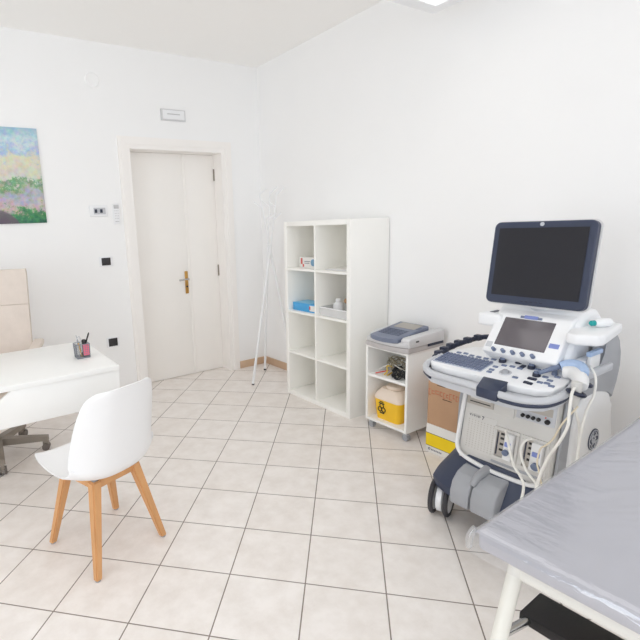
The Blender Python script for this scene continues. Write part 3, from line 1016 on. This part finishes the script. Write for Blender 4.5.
# head: white column body behind the console up to the monitor
MB().prism_y([(-.74, .74), (-.735, .86), (-.66, 1.0), (-.60, 1.045), (-.50, 1.05), (-.44, 1.0), (-.42, .74)], -3.20, -2.84, .025, 3).build('head_housing', PLAST, t)
# touch-screen housing: wedge rising from the console
def tsx(z):
    return -.77 + .75 * (z - .89)


def tpanel(y0, y1, z0, z1, out, back=.004, bev=.002):
    n = Vector((-1, 0, .75)).normalized()
    a = Vector((tsx(z0), 0, z0))
    b = Vector((tsx(z1), 0, z1))
    return MB().prism_y([((a + n * out).x, (a + n * out).z), ((b + n * out).x, (b + n * out).z), ((b - n * back).x, (b - n * back).z), ((a - n * back).x, (a - n * back).z)], y0, y1, bev)


hs = MB().prism_y([(-.73, .80), (tsx(.851), .851), (tsx(1.015), 1.015), (-.60, 1.03), (-.56, .82)], -3.183, -2.868, .01, 3).build('touch_housing', PLAST, t)
tpanel(-3.125, -2.912, .884, .997, .0025).build('touch_screen', TOUCH, hs)
tpanel(-3.065, -2.975, 1.001, 1.009, .004).build('top_button_strip', KEYB, hs)
tpanel(-3.048, -2.992, 1.0, 1.012, .006).build('blue_button', BLUEB, hs)
tpanel(-3.17, -3.132, .905, .922, .003).build('blue_label', BLUEB, hs)
tpanel(-2.905, -2.878, .87, .892, .002).build('speaker_grille', GREYL, hs)
for y in (-2.925, -2.967, -3.009, -3.050, -3.092):
    MB().cyl((tsx(.862) - .002, y, .862), (tsx(.862) - .016, y, .874), .0088, .0075, n=16).build('rotary_knob', KEYB, hs)

# console (control deck)
def cz(x, y=0):
    return .765 + .2 * (x + .95)


outl = [(-.895, -2.674), (-.92, -2.70), (-.932, -2.79), (-.925, -2.92), (-.93, -3.0), (-.935, -3.10), (-.925, -3.175), (-.895, -3.225), (-.84, -3.24), (-.74, -3.235), (-.68, -3.20), (-.62, -3.18),
        (-.60, -2.86), (-.66, -2.76), (-.74, -2.69), (-.80, -2.676)]
rail = [(-.80, -2.668), (-.885, -2.66), (-.945, -2.685), (-.98, -2.74), (-.988, -2.82), (-.99, -2.92), (-1.0, -3.02), (-1.005, -3.10), (-.998, -3.17), (-.965, -3.228), (-.91, -3.255), (-.85, -3.26), (-.74, -3.245)]
dk = MB().prism_z(outl, lambda x, y: cz(x) - .03, lambda x, y: cz(x), .006, 3).build('control_panel', PLAST, t)
MB().prism_z(rail + [(-.62, -3.19), (-.62, -2.86), (-.68, -2.75)], lambda x, y: cz(x) - .06, lambda x, y: cz(x) - .031, .006).build('deck_underside', GREYL, t)
hr = MB().tube([(x, y, cz(x) - .014) for x, y in rail], .0155, n=12).build('handle_rail', GREYL, t)
MB().tube([(x - .002, y, cz(x) - .032) for x, y in rail[1:4]], .0105, n=8).build('rail_underlay', NAVY, t)
MB().tube([(x - .002, y, cz(x) - .032) for x, y in [(-1.0, -3.08)] + rail[7:12]], .0115, n=8).build('rail_underlay', NAVY, t)
MB().prism_z([(-.922, -2.957), (-.918, -3.066), (-1.024, -3.078), (-1.02, -2.985)], lambda x, y: cz(x) - .04, lambda x, y: cz(x) + .0035, .006, 2).build('handle_clip', NAVY, t)
# keyboard
kb = MB().prism_z([(-.778, -2.684), (-.893, -2.682), (-.893, -2.925), (-.792, -2.925)], lambda x, y: cz(x) - .004, lambda x, y: cz(x) + .003, .002).build('keyboard', KEYBASE, dk)
for i in range(5):
    for j in range(13):
        x = -.88 + i * .021
        y = -2.697 - j * .0182
        MB().prism_z([(x - .008, y - .0068), (x + .008, y - .0068), (x + .008, y + .0068), (x - .008, y + .0068)], lambda x, y: cz(x) + .002, lambda x, y: cz(x) + .0085, .0015, 1).build('key', KEYC, kb)
for x, y in ((-.762, -2.735), (-.757, -2.768), (-.764, -2.803), (-.764, -2.838), (-.764, -2.873), (-.757, -2.905), (-.819, -2.95), (-.852, -2.952), (-.875, -2.955), (-.791, -2.973), (-.787, -3.039),
             (-.785, -3.006), (-.871, -3.065), (-.859, -3.184), (-.832, -3.182), (-.872, -3.207), (-.812, -3.155), (-.864, -3.16), (-.79, -3.19), (-.762, -3.10)):
    MB().prism_z([(x - .006, y - .011), (x + .006, y - .011), (x + .006, y + .011), (x - .006, y + .011)], lambda x, y: cz(x) - .002, lambda x, y: cz(x) + .005, .002).build('button', KEYB, dk)
for x, y in ((-.89, -3.119), (-.892, -3.136), (-.851, -3.115), (-.851, -3.131), (-.76, -3.04), (-.773, -3.04)):
    MB().prism_z([(x - .007, y - .009), (x + .007, y - .009), (x + .007, y + .009), (x - .007, y + .009)], lambda x, y: cz(x) - .002, lambda x, y: cz(x) + .006, .002).build('button', NAVYD, dk)
for x, y in ((-.759, -2.947), (-.736, -3.008), (-.761, -3.074), (-.815, -3.122)):
    kk = MB().cyl((x, y, cz(x) - .002), (x, y, cz(x) + .013), .016, .0145, n=20).build('dial', NAVYD, dk)
    MB().cyl((x, y, cz(x) + .013), (x, y, cz(x) + .02), .0115, .0105, n=20).build('dial_cap', KEYB, kk)
for x, y in ((-.77, -3.17),):
    MB().cyl((x, y, cz(x) - .002), (x, y, cz(x) + .02), .012, .009, n=16).build('joystick', KEYB, dk)
MB().torus((-.851, -3.012, cz(-.851) + .002), (-.2, 0, 1), .021, .004, n=24, k=8).build('trackball_ring', GREYL, dk)
MB().ball((-.851, -3.012, cz(-.851) + .002), .0165).build('trackball', GREYP, dk)
# notched probe holder along the left rear edge
for i in range(6):
    u_ = i / 5
    x = -.80 + .25 * u_
    y = -2.655 - .05 * u_ ** 2 + .012 * math.sin(u_ * PI)
    MB().box(x - .018, x + .018, y - .012, y + .022, cz(x) - .02, cz(x) + .010, .006).build('holder_notch', NAVYD, t)
MB().tube([(-.84, -2.655, cz(-.84) - .008), (-.70, -2.652, cz(-.70) - .008), (-.54, -2.705, cz(-.54) - .008), (-.50, -2.78, cz(-.5) - .008)], .013, n=10).build('holder_rail', NAVYD, t)
# ring holders on the right
for c in ((-.80, -3.285, .80), (-.86, -3.29, .775)):
    MB().torus(c, (.25, -.2, 1), .027, .0085, n=24, k=10).tube([(c[0] + .02, c[1] + .015, c[2]), (c[0] + .05, c[1] + .06, c[2] + .0)], .01).build('probe_holder', NAVYD, t)
# right rear shelf behind the console
MB().box(-.74, -.50, -3.275, -3.20, .79, .825, .008).build('side_shelf', GREYL, t)
MB().box(-.72, -.60, -3.245, -3.202, .826, .86, .008).build('side_pocket', PLAST, t)
# neck and monitor
MB().cyl((-.58, YC, 1.03), (-.60, YC, 1.12), .045, .04, n=24).box(-.60, -.54, YC - .05, YC + .05, 1.08, 1.26, .012).build('monitor_neck', GREYL, t)
MB().lathe([(0, 0), (.11, 0), (.105, .018), (.06, .03), (0, .03)], (-.55, YC - .03, 1.045), n=32).build('turntable', PLAST, t)
tilt = math.atan(.137)
def mon_mtx():
    return Matrix.Translation((-.645, YC - .005, 1.239)) @ Matrix.Rotation(tilt, 4, 'Y')


MM = mon_mtx()
HW, HH = .207, .184


def mon_ring(hw, hh, r, x, n=6):
    return [MM @ Vector((x, a, b)) for a, b, _ in rrect(0, 0, hw, hh, r, 0, n)]


mon = MB().loft([mon_ring(HW - .004, HH - .004, .024, -.020), mon_ring(HW, HH, .026, -.016), mon_ring(HW, HH, .026, .008), mon_ring(HW - .006, HH - .006, .024, .014)]).build('monitor', NAVY, t)
MB().loft([mon_ring(HW + .006, HH + .006, .03, .012), mon_ring(HW + .004, HH + .004, .03, .024), mon_ring(HW - .05, HH - .05, .03, .055), mon_ring(HW - .09, HH - .09, .03, .062)]).build('rear_shell', RIM, mon)
sy0, sy1, sz0, sz1 = -.181, .181, -.147, .156
sm = MB()
sm.loft([[MM @ Vector((-.0225, a, b)) for a, b in ((sy0, sz0), (sy1, sz0), (sy1, sz1), (sy0, sz1))], [MM @ Vector((-.018, a, b)) for a, b in ((sy0, sz0), (sy1, sz0), (sy1, sz1), (sy0, sz1))]])
sm.build('screen', SCREEN, mon)
lg = MM @ Vector((-.0205, 0, .171))
MB().cyl(lg, MM @ Vector((-.0225, 0, .171)), .0085, n=24).build('logo_badge', GREYL, mon)
bt = MB()
for k in range(5):
    a = -.04 + k * .02
    c = MM @ Vector((-.0205, a, -.167))
    bt.box(c.x - .001, c.x + .003, c.y - .006, c.y + .006, c.z - .003, c.z + .003)
bt.build('monitor_buttons', NAVYD, mon)

# ------------------------------------------------------------------ probes and their cables
t = thing('ultrasound_probe', 'white convex probe with pale blue band lying at the right end of the console', 'ultrasound probe', (-.80, -3.24, .80), 0, 'probes of the ultrasound machine')
MB().tube([(-.825, -3.135, cz(-.825) + .02), (-.80, -3.16, .825), (-.775, -3.185, .84)], lambda u: .008 + .004 * u, n=12).build('probe_handle', KEYB, t)
MB().tube([(-.772, -3.19, .84), (-.755, -3.22, .85), (-.765, -3.26, .848), (-.80, -3.285, .835)], lambda u: .017 + .008 * math.sin(u * PI), n=14).build('probe_band', PALEBLUE, t)
MB().tube([(-.79, -3.21, .825), (-.785, -3.245, .828), (-.815, -3.282, .818), (-.85, -3.30, .80)], lambda u: .022 + .006 * math.sin(u * PI), n=14).build('probe_head', RIM, t)
MB().tube([(-.85, -3.29, .80), (-.905, -3.295, .79), (-.955, -3.312, .726), (-.965, -3.315, .674), (-.975, -3.296, .606), (-.985, -3.263, .521), (-1.02, -3.25, .404), (-1.06, -3.27, .25), (-1.07, -3.23, .19), (-1.05, -3.20, .25),
           (-1.0, -3.195, .386), (-.97, -3.137, .441), (-.955, -3.107, .497), (-.935, -3.083, .54), (-.915, -3.066, .555)], .0055, n=8).build('cable', CABLEW, t)
cn = fpanel(-3.088, -3.05, .415, .53, .022, .005).build('connector', RIM, t)
MB().cyl((fx_(.45) - .022, -3.066, .452), (fx_(.45) - .034, -3.066, .45), .013, n=18).build('lock_knob', KEYB, cn)
fpanel(-3.08, -3.055, .475, .495, .026, .003).build('latch', BLUEB, cn)

t = thing('ultrasound_probe', 'cream probe hanging in the navy ring holder nearest the console corner', 'ultrasound probe', (-.86, -3.29, .77), 0, 'probes of the ultrasound machine')
MB().lathe([(0, -.06), (.008, -.06), (.013, -.03), (.016, 0), (.02, .03), (.018, .045), (0, .048)], (-.86, -3.29, .775)).build('probe_head', CREAM, t)
MB().tube([(-.86, -3.29, .715), (-.855, -3.295, .69), (-.83, -3.30, .63), (-.82, -3.30, .55), (-.84, -3.305, .45), (-.95, -3.30, .30), (-1.04, -3.29, .26), (-1.03, -3.26, .36), (-1.0, -3.244, .411), (-.97, -3.184, .443), (-.955, -3.151, .506), (-.935, -3.154, .545), (-.915, -3.171, .557)], .005, n=8).build('cable', CABLEW, t)
cn = fpanel(-3.205, -3.16, .415, .53, .022, .005).build('connector', RIM, t)
MB().cyl((fx_(.44) - .022, -3.19, .44), (fx_(.44) - .034, -3.19, .438), .016, n=18).build('lock_knob', KEYB, cn)
fpanel(-3.198, -3.168, .475, .495, .026, .003).build('latch', BLUEB, cn)

t = thing('ultrasound_probe', 'pale probe with a blue top resting on the shelf right of the touch screen', 'ultrasound probe', (-.66, -3.25, .825), 0, 'probes of the ultrasound machine')
MB().box(-.69, -.60, -3.262, -3.248, .826, .88, .006).build('probe_head', RIM, t)
MB().box(-.70, -.59, -3.266, -3.246, .88, .90, .005).build('probe_band', PALEBLUE, t)
MB().tube([(-.69, -3.264, .84), (-.74, -3.285, .85), (-.77, -3.315, .82), (-.785, -3.32, .755), (-.82, -3.315, .70), (-.86, -3.318, .60), (-.87, -3.315, .42)], .005, n=8).build('cable', CABLEW, t)

tag(MB().tube([(-.88, -3.308, .73), (-.935, -3.286, .67), (-.945, -3.262, .60), (-.94, -3.235, .56), (-.935, -3.215, .535), (-.945, -3.212, .48), (-.965, -3.235, .44), (-.99, -3.26, .38), (-1.02, -3.27, .30)], .0035, n=8).build('thin_cable', CABLEC),
    'thin cream cable hanging in front of the right connector of the ultrasound machine', 'cable')

t = thing('gel_bottle', 'small white bottle with teal nozzle lying on the right side tray of the ultrasound machine', 'bottle', (-.66, -3.26, .985))
gx, gd = (-.545, -3.262, 1.003), (-.80, .42, 0)
MB().lathe([(0, 0), (.015, 0), (.018, .008), (.018, .055), (.011, .07), (0, .07)], gx, axis=gd).build('bottle_body', PLAST, t)
MB().lathe([(0, .07), (.012, .07), (.0115, .084), (.006, .09), (0, .09)], gx, axis=gd).build('nozzle', TEAL, t)
tag(MB().cyl((-.50, -3.235, .985), (-.50, -3.235, 1.0), .016, .014, n=20).build('round_cap', GREYL), 'small pale round cap at the rear of the right side tray', 'cap')

# ------------------------------------------------------------------ examination bed
Z = .70
BX0, BX1, BY1, BY0 = -1.83, -.02, -3.487, -4.09
t = thing('examination_bed', 'grey padded examination couch wrapped in clear plastic in the right foreground', 'examination bed', (BX0, BY1, 0))
MB().box(BX0 + .006, BX1, BY0, BY1 - .004, Z - .062, Z - .004, .016, 4).build('mattress', MATTR, t)
# clear plastic cover, wrinkled, hanging a little at the corner
nx, ny = 220, 110
cv = MB()
rnd = random.Random(3)
from mathutils import noise
def wrinkle(x, y):
    # folds fan out from the far side and run across the couch
    s = max(0.0, min(1.0, (x - BX0 - .10) / .35)) * max(0.0, min(1.0, (BY1 - .03 - y) / .16))
    far = max(0.0, min(1.0, (x - BX0 - .25) / .45))
    q = noise.noise(Vector((x * 3.0 + y * 1.5, y * 2.2, .3)))
    ac, al = .53 * x + .85 * y, .85 * x - .53 * y
    f = noise.noise(Vector((ac * 30 + 3.0 * q, al * 4.0, 1.7)))
    g = noise.noise(Vector((ac * 14 - 2.0 * q, al * 2.5 + 1.5 * q, 4.7)))
    return .016 * s * (.18 + .82 * far) * (1.0 - abs(f)) ** 2 * (.55 + g)


verts = []
for i in range(nx + 1):
    row = []
    for j in range(ny + 1):
        x = BX0 - .002 + (BX1 + .004 - BX0) * i / nx
        y = BY0 - .002 + (BY1 + .004 - BY0) * j / ny
        z = Z + .0005 + wrinkle(x, y)
        ex = min(x - BX0, BY1 - y, y - BY0) / .02
        if ex < 1:
            z -= .010 * (1 - max(ex, 0)) ** 2
        row.append(cv.bm.verts.new((x, y, z)))
    verts.append(row)
for i in range(nx):
    for j in range(ny):
        cv.bm.faces.new((verts[i][j], verts[i + 1][j], verts[i + 1][j + 1], verts[i][j + 1]))
vt = MB()
cxm, cym = (BX0 + BX1) / 2, (BY0 + BY1) / 2
vr = [[vt.bm.verts.new((cxm + (v.co.x - cxm) * .995, cym + (v.co.y - cym) * .99, v.co.z - .0035)) for v in rw] for rw in verts]
for i in range(nx):
    for j in range(ny):
        vt.bm.faces.new((vr[i][j], vr[i + 1][j], vr[i + 1][j + 1], vr[i][j + 1]))
vt.build('mattress_top', MATTR, t, sharp=80)
# skirts of the wrap on the end and on the long side
def skirt(top, outward):
    prev = top
    for k in range(1, 5):
        cur = []
        for n_, v in enumerate(top):
            wv = .004 * noise.noise(Vector((v.co.x * 14, v.co.y * 14, k * 1.3)))
            cur.append(cv.bm.verts.new(v.co + Vector(outward) * (.002 + .001 * k + wv * .6) + Vector((0, 0, -.0148 * k))))
        for n_ in range(len(top) - 1):
            cv.bm.faces.new((prev[n_], prev[n_ + 1], cur[n_ + 1], cur[n_]))
        prev = cur


skirt(verts[0], (-1, 0, 0))
skirt([verts[i][ny] for i in range(nx + 1)], (0, 1, 0))
cv.build('plastic_cover', WRAP, t, sharp=80)
# gathered corner of the wrap
MB().tube([(BX0 + .006, BY1 + .002, Z - .004), (BX0 - .004, BY1 + .008, Z - .03), (BX0 - .006, BY1 + .008, Z - .058)], lambda u: .006 + .003 * math.sin(u * PI), n=12).build('cover_corner', WRAP, t)
# frame: board, end rail, side rails, splayed legs
MB().box(BX0 + .06, BX1 - .02, BY0 + .03, BY1 - .05, Z - .078, Z - .062).build('base_board', TUBE, t)
RZ = .585
fm = MB()
for x in (BX0 + .085, BX1 - .10):
    fm.cyl((x, BY0 + .04, RZ), (x, BY1 - .07, RZ), .021, n=16)
for y in (BY0 + .04, BY1 - .07):
    fm.cyl((BX0 + .085, y, RZ), (BX1 - .10, y, RZ), .016, n=16)
for x in (BX0 + .5, BX1 - .5):
    fm.cyl((x, BY0 + .04, RZ), (x, BY0 + .04, Z - .078), .012).cyl((x, BY1 - .07, RZ), (x, BY1 - .07, Z - .078), .012)
fm.box(BX0 + .08, BX0 + .095, BY0 + .06, BY1 - .08, RZ + .012, Z - .078)
fm.build('frame', TUBE, t)
for x, s in ((BX0 + .085, -1), (BX1 - .10, 1)):
    for y in (BY0 + .04, BY1 - .07):
        lg_ = MB().cyl((x, y, RZ + .025), (x + s * (.22 if s < 0 else .03), y, .012), .018, n=18).ball((x, y, RZ + .022), .0195).build('leg', TUBE, t)
        MB().cyl((x + s * (.22 if s < 0 else .03), y, 0), (x + s * (.22 if s < 0 else .03), y, .02), .021, n=16).build('foot_cap', BLACK, lg_)
# black paper shelf slung under the end rail
MB().box(-1.68, -1.565, -4.02, -3.54, .385, .415, .004).build('under_shelf', BLACKV, t)
MB().cyl((-1.68, -3.56, .40), (-1.80, -3.556, .425), .011, n=14).build('shelf_stud', CHROME, t)
MB().cyl((-1.68, -4.0, .40), (-1.82, -4.05, .42), .011, n=14).build('shelf_stud', CHROME, t)
t.rotation_euler.z = math.radians(1.9)

# ------------------------------------------------------------------ desk
t = thing('desk', 'white office desk with modesty panel at the left edge under the pencil cup', 'desk', (-2.9, -1.25, 0))
MB().box(-3.70, -2.112, -1.63, -.885, .722, .75, .0025, 2).build('desktop', WHITE, t)
MB().prism_x([(-1.625, 0), (-1.60, 0), (-1.60, 0), ], 0, 0) if False else None
mp_ = [(-2.112, .721), (-2.652, .721), (-2.72, .672), (-3.06, .672), (-3.14, .721), (-3.69, .721), (-3.69, .538), (-2.125, .535), (-2.116, .56)]
MB().prism_y(mp_, -1.62, -1.604, .001).build('modesty_panel', WHITE, t)
MB().prism_y([(-2.112, .721), (-2.13, .721), (-2.13, .535), (-2.116, .56)], -1.604, -1.30, .001).build('end_panel', WHITE, t)
for x in (-2.20, -3.55):
    lg_ = MB().box(x - .02, x + .02, -1.30, -1.26, .03, .722, .003).box(x - .025, x + .025, -1.40, -1.15, 0, .03, .006).build('leg', WHITE, t)

# pencil cup with pens
px, py, pz = -2.228, -1.325, .75
t = thing('pencil_cup', 'grey wire mesh pencil cup standing on the white desk corner', 'pencil cup', (px, py, pz))
w2 = .035
pc = MB().box(px - w2, px + w2, py - w2, py + w2, pz, pz + .004)
for k in range(7):
    a = -w2 + 2 * w2 * k / 6
    for (x, y) in ((px + a, py - w2), (px + a, py + w2), (px - w2, py + a), (px + w2, py + a)):
        pc.cyl((x, y, pz), (x * 1.0 + (x - px) * .06, y + (y - py) * .06, pz + .084), .0011 if 0 < k < 6 else .002, n=6)
for k in range(8):
    z = pz + .006 + .011 * k
    s = w2 * (1 + .06 * (z - pz) / .088)
    rr_ = .0011 if 0 < k < 7 else .0025
    cs_ = [(px - s, py - s, z), (px + s, py - s, z), (px + s, py + s, z), (px - s, py + s, z)]
    for i in range(4):
        pc.cyl(cs_[i], cs_[(i + 1) % 4], rr_, n=6)
pc.build('mesh_body', MESHG, t)
def pen(name, label, b, e, r, m, tipm, tip=.012, group=None):
    b, e = Vector(b), Vector(e)
    o = thing(name, label, 'pen', tuple(b), 0, 'pens in the pencil cup')
    dd = (e - b).normalized()
    MB().cyl(b, e - dd * tip, r, n=12).build('barrel', m, o)
    MB().cyl(e - dd * tip, e, r, r * .35, n=12).build('tip', tipm, o)
    return o


pen('pencil', 'yellow pencil leaning at the left of the mesh pencil cup', (px - .005, py - .012, pz + .006), (px - .022, py + .012, pz + .135), .0042, PENCIL, GREYP, .05)
pen('marker_pen', 'thin black pen leaning right in the mesh pencil cup', (px + .0, py + .012, pz + .006), (px + .047, py - .01, pz + .142), .0045, BLACK, BLACK, .01)
tag(MB().box(px + .002, px + .026, py - .018, py + .004, pz + .006, pz + .105, .006).build('stapler_grip', BLACK), 'black blunt handle standing in the middle of the mesh pencil cup', 'stationery')
tag(MB().box(px + .000, px + .034, py - .036, py - .022, pz + .014, pz + .08, .004).build('highlighter', PINK), 'pink highlighter seen through the front of the mesh pencil cup', 'highlighter')
tag(MB().tube([(px - .02, py - .01, pz + .006), (px - .024, py + .002, pz + .09), (px - .014, py + .006, pz + .12), (px - .002, py + .004, pz + .112), (px - .006, py, pz + .02)], .0022, n=8).build('scissors_handle', GREYL), 'pale wire loop handle standing at the back of the mesh pencil cup', 'stationery')

# ------------------------------------------------------------------ office chair behind the desk
hx, hy = -2.69, -.65
ps = math.radians(-16)
t = thing('office_chair', 'beige high back office armchair on a star base behind the white desk', 'chair', (hx, hy, 0), ps)
# local frame: +y is the chair's back, it faces -y
def grid_surf(fn, nu, nv, thick):
    """closed slab from a sheet fn(u, v) -> (front point, back point)"""
    m = MB()
    A = [[m.bm.verts.new(fn(i / nu, j / nv, 0)) for j in range(nv + 1)] for i in range(nu + 1)]
    B = [[m.bm.verts.new(fn(i / nu, j / nv, 1)) for j in range(nv + 1)] for i in range(nu + 1)]
    for i in range(nu):
        for j in range(nv):
            m.bm.faces.new((A[i][j], A[i + 1][j], A[i + 1][j + 1], A[i][j + 1]))
            m.bm.faces.new((B[i][j], B[i][j + 1], B[i + 1][j + 1], B[i + 1][j]))
    for i in range(nu):
        m.bm.faces.new((A[i][0], B[i][0], B[i + 1][0], A[i + 1][0]))
        m.bm.faces.new((A[i][nv], A[i + 1][nv], B[i + 1][nv], B[i][nv]))
    for j in range(nv):
        m.bm.faces.new((A[0][j], A[0][j + 1], B[0][j + 1], B[0][j]))
        m.bm.faces.new((A[nu][j], B[nu][j], B[nu][j + 1], A[nu][j + 1]))
    return m


def back_fn(z0, z1):
    def fn(u, v, s):
        z = z0 + (z1 - z0) * v
        k = (z - .45) / .78
        hw = .262 + .018 * k
        if z > 1.20:
            hw -= (z - 1.20) * .15
        x = (u * 2 - 1) * hw
        curve = .03 * (abs(u * 2 - 1)) ** 2
        y = .20 + .05 * k + .04 * k * k - curve
        puff = .016 * (1 - (2 * u - 1) ** 6) * (1 - .45 * (2 * v - 1) ** 8)
        return Vector((x, y - .03 - puff if s == 0 else y + .03, z))
    return fn


bk = grid_surf(back_fn(.46, .992), 14, 14, 0).build('backrest', LEATH, t, local=True, sharp=60)
grid_surf(back_fn(.994, 1.232), 14, 8, 0).build('headrest', LEATH, bk, local=True, sharp=60)
MB().box(-.25, .25, -.29, .21, .44, .53, .03, 4).build('seat', LEATH, t, local=True)
for s in (-1, 1):
    am = MB().tube([(s * .26, .16, .50), (s * .315, .15, .62), (s * .315, .02, .70), (s * .315, -.08, .62), (s * .26, -.10, .48)], .016, n=10).build('arm_support', STEEL, t, local=True)
    MB().box(s * .315 - .035, s * .315 + .035, -.115, .19, .705, .745, .014, 3).build('armrest', LEATH, am, local=True)
MB().cyl((0, 0, .44), (0, 0, .30), .03).cyl((0, 0, .30), (0, 0, .10), .02).cyl((0, 0, .13), (0, 0, .075), .035).build('gas_lift', STEEL, t, local=True)
CA = [math.atan2(-.759 - hy, -2.39 - hx) - ps + k * 2 * PI / 5 for k in range(5)]
for a in CA:
    c, s = math.cos(a), math.sin(a)
    mt = Matrix.Rotation(a, 4, 'Z')
    lg_ = MB()
    lg_.loft([[mt @ Vector((x, y, z)) for y, z in ((-h_, b0), (h_, b0), (h_, b1), (-h_, b1))] for x, h_, b0, b1 in ((.02, .028, .075, .125), (.15, .025, .072, .115), (.325, .02, .068, .10))])
    lo = lg_.build('base_leg', STEEL, t, local=True)
    co = MB().box(.285, .325, -.012, .012, .03, .069, .004, mtx=mt)
    co = co.build('castor', STEEL, lo, local=True)
    wv = mt @ Vector((.305, 0, .025))
    for q in (-1, 1):
        o1 = mt @ Vector((.305, .008 * q, .025))
        o2 = mt @ Vector((.305, .024 * q, .025))
        MB().cyl(o1, o2, .025, n=20).build('wheel', CASTG, co, local=True)

# ------------------------------------------------------------------ visitor chair
ca = math.radians(19)
t = thing('visitor_chair', 'white moulded shell chair on four wooden legs in front of the desk', 'chair', (-2.355, -1.99, 0), ca)
# profile from seat front (v=0) to back top (v=1), local +y is the chair's front
PROF = [(.252, .432, .172), (.24, .438, .192), (.205, .438, .21), (.13, .43, .226), (.03, .415, .234), (-.07, .404, .238), (-.15, .412, .239), (-.203, .455, .236), (-.22, .53, .231), (-.233, .61, .223), (-.246, .69, .212), (-.258, .77, .190), (-.265, .812, .165), (-.268, .834, .128)]


def pr_at(v):
    f_ = v * (len(PROF) - 1)
    i = min(int(f_), len(PROF) - 2)
    u_ = f_ - i
    p0, p1, p2, p3 = PROF[max(i - 1, 0)], PROF[i], PROF[i + 1], PROF[min(i + 2, len(PROF) - 1)]
    return [0.5 * (2 * b + (c - a) * u_ + (2 * a - 5 * b + 4 * c - d_) * u_ ** 2 + (3 * b - a - 3 * c + d_) * u_ ** 3) for a, b, c, d_ in zip(p0, p1, p2, p3)]


LIFT = [(0, .016), (.23, .018), (.31, .026), (.385, .048), (.46, .082), (.54, .102), (.615, .104), (.69, .094), (.77, .08), (.85, .062), (.92, .048), (1, .034)]


def lift_at(v):
    for (a, p), (b, q) in zip(LIFT, LIFT[1:]):
        if v <= b:
            k = (v - a) / (b - a)
            return p + (q - p) * k
    return LIFT[-1][1]


def shell(u, v, s):
    y, z, w_ = pr_at(v)
    y2, z2, _ = pr_at(min(1, v + .01))
    y1, z1, _ = pr_at(max(0, v - .01))
    tn = Vector((0, y2 - y1, z2 - z1)).normalized()
    nr = Vector((0, tn.z, -tn.y))      # towards the sitter
    if nr.z < -.001 and v < .4:
        nr = -nr
    e = u * 2 - 1
    lift = lift_at(v) * abs(e) ** 2.6
    p = Vector((e * w_ * (1 - .05 * e * e) - .004 * max(0, v - .3), y, z)) + nr * lift
    if v > .8:
        p.z -= .012 * abs(e) ** 2 * (v - .8) / .2
    return p + nr * (.004 if s == 0 else -.004)


grid_surf(shell, 28, 40, 0).build('seat_shell', SHELLW, t, local=True, sharp=70)
MB().box(-.10, .10, -.10, .10, .396, .404, .004).build('seat_plate', GREYL, t, local=True)
MB().box(-.115, .115, -.118, -.09, .358, .396, .004).box(-.115, .115, .09, .118, .358, .396, .004).box(-.118, -.09, -.09, .09, .358, .396, .004).box(.09, .118, -.09, .09, .358, .396, .004).build('under_frame', WOOD, t, local=True)
R19 = Matrix.Rotation(-ca, 4, 'Z')
for fx0, fy0 in ((-2.582, -1.851), (-2.475, -2.233), (-2.123, -2.113), (-2.239, -1.752)):
    l = R19 @ (Vector((fx0, fy0, 0)) - Vector((-2.355, -1.99, 0)))
    sx_ = math.copysign(.105, l.x)
    sy_ = math.copysign(.105, l.y)
    lo = MB().loft([[Vector((l.x + a * .0145, l.y + b * .0145, .004)) for a, b in ((-1, -1), (1, -1), (1, 1), (-1, 1))],
                    [Vector((sx_ + (l.x - sx_) * .45 + a * .019, sy_ + (l.y - sy_) * .45 + b * .019, .22)) for a, b in ((-1, -1), (1, -1), (1, 1), (-1, 1))],
                    [Vector((sx_ + a * .0225, sy_ + b * .0225, .398)) for a, b in ((-1, -1), (1, -1), (1, 1), (-1, 1))]])
    bmesh.ops.bevel(lo.bm, geom=list(lo.bm.edges), offset=.005, segments=2, affect='EDGES', clamp_overlap=True)
    lo = lo.build('leg', WOOD, t, local=True)
    MB().cyl((l.x, l.y, 0), (l.x, l.y, .006), .012, n=14).build('foot_cap', GREYP, lo, local=True)
    MB().box(sx_ - .012, sx_ + .012, sy_ - .012, sy_ + .012, .396, .415, .002).build('bracket', GREYP, t, local=True)
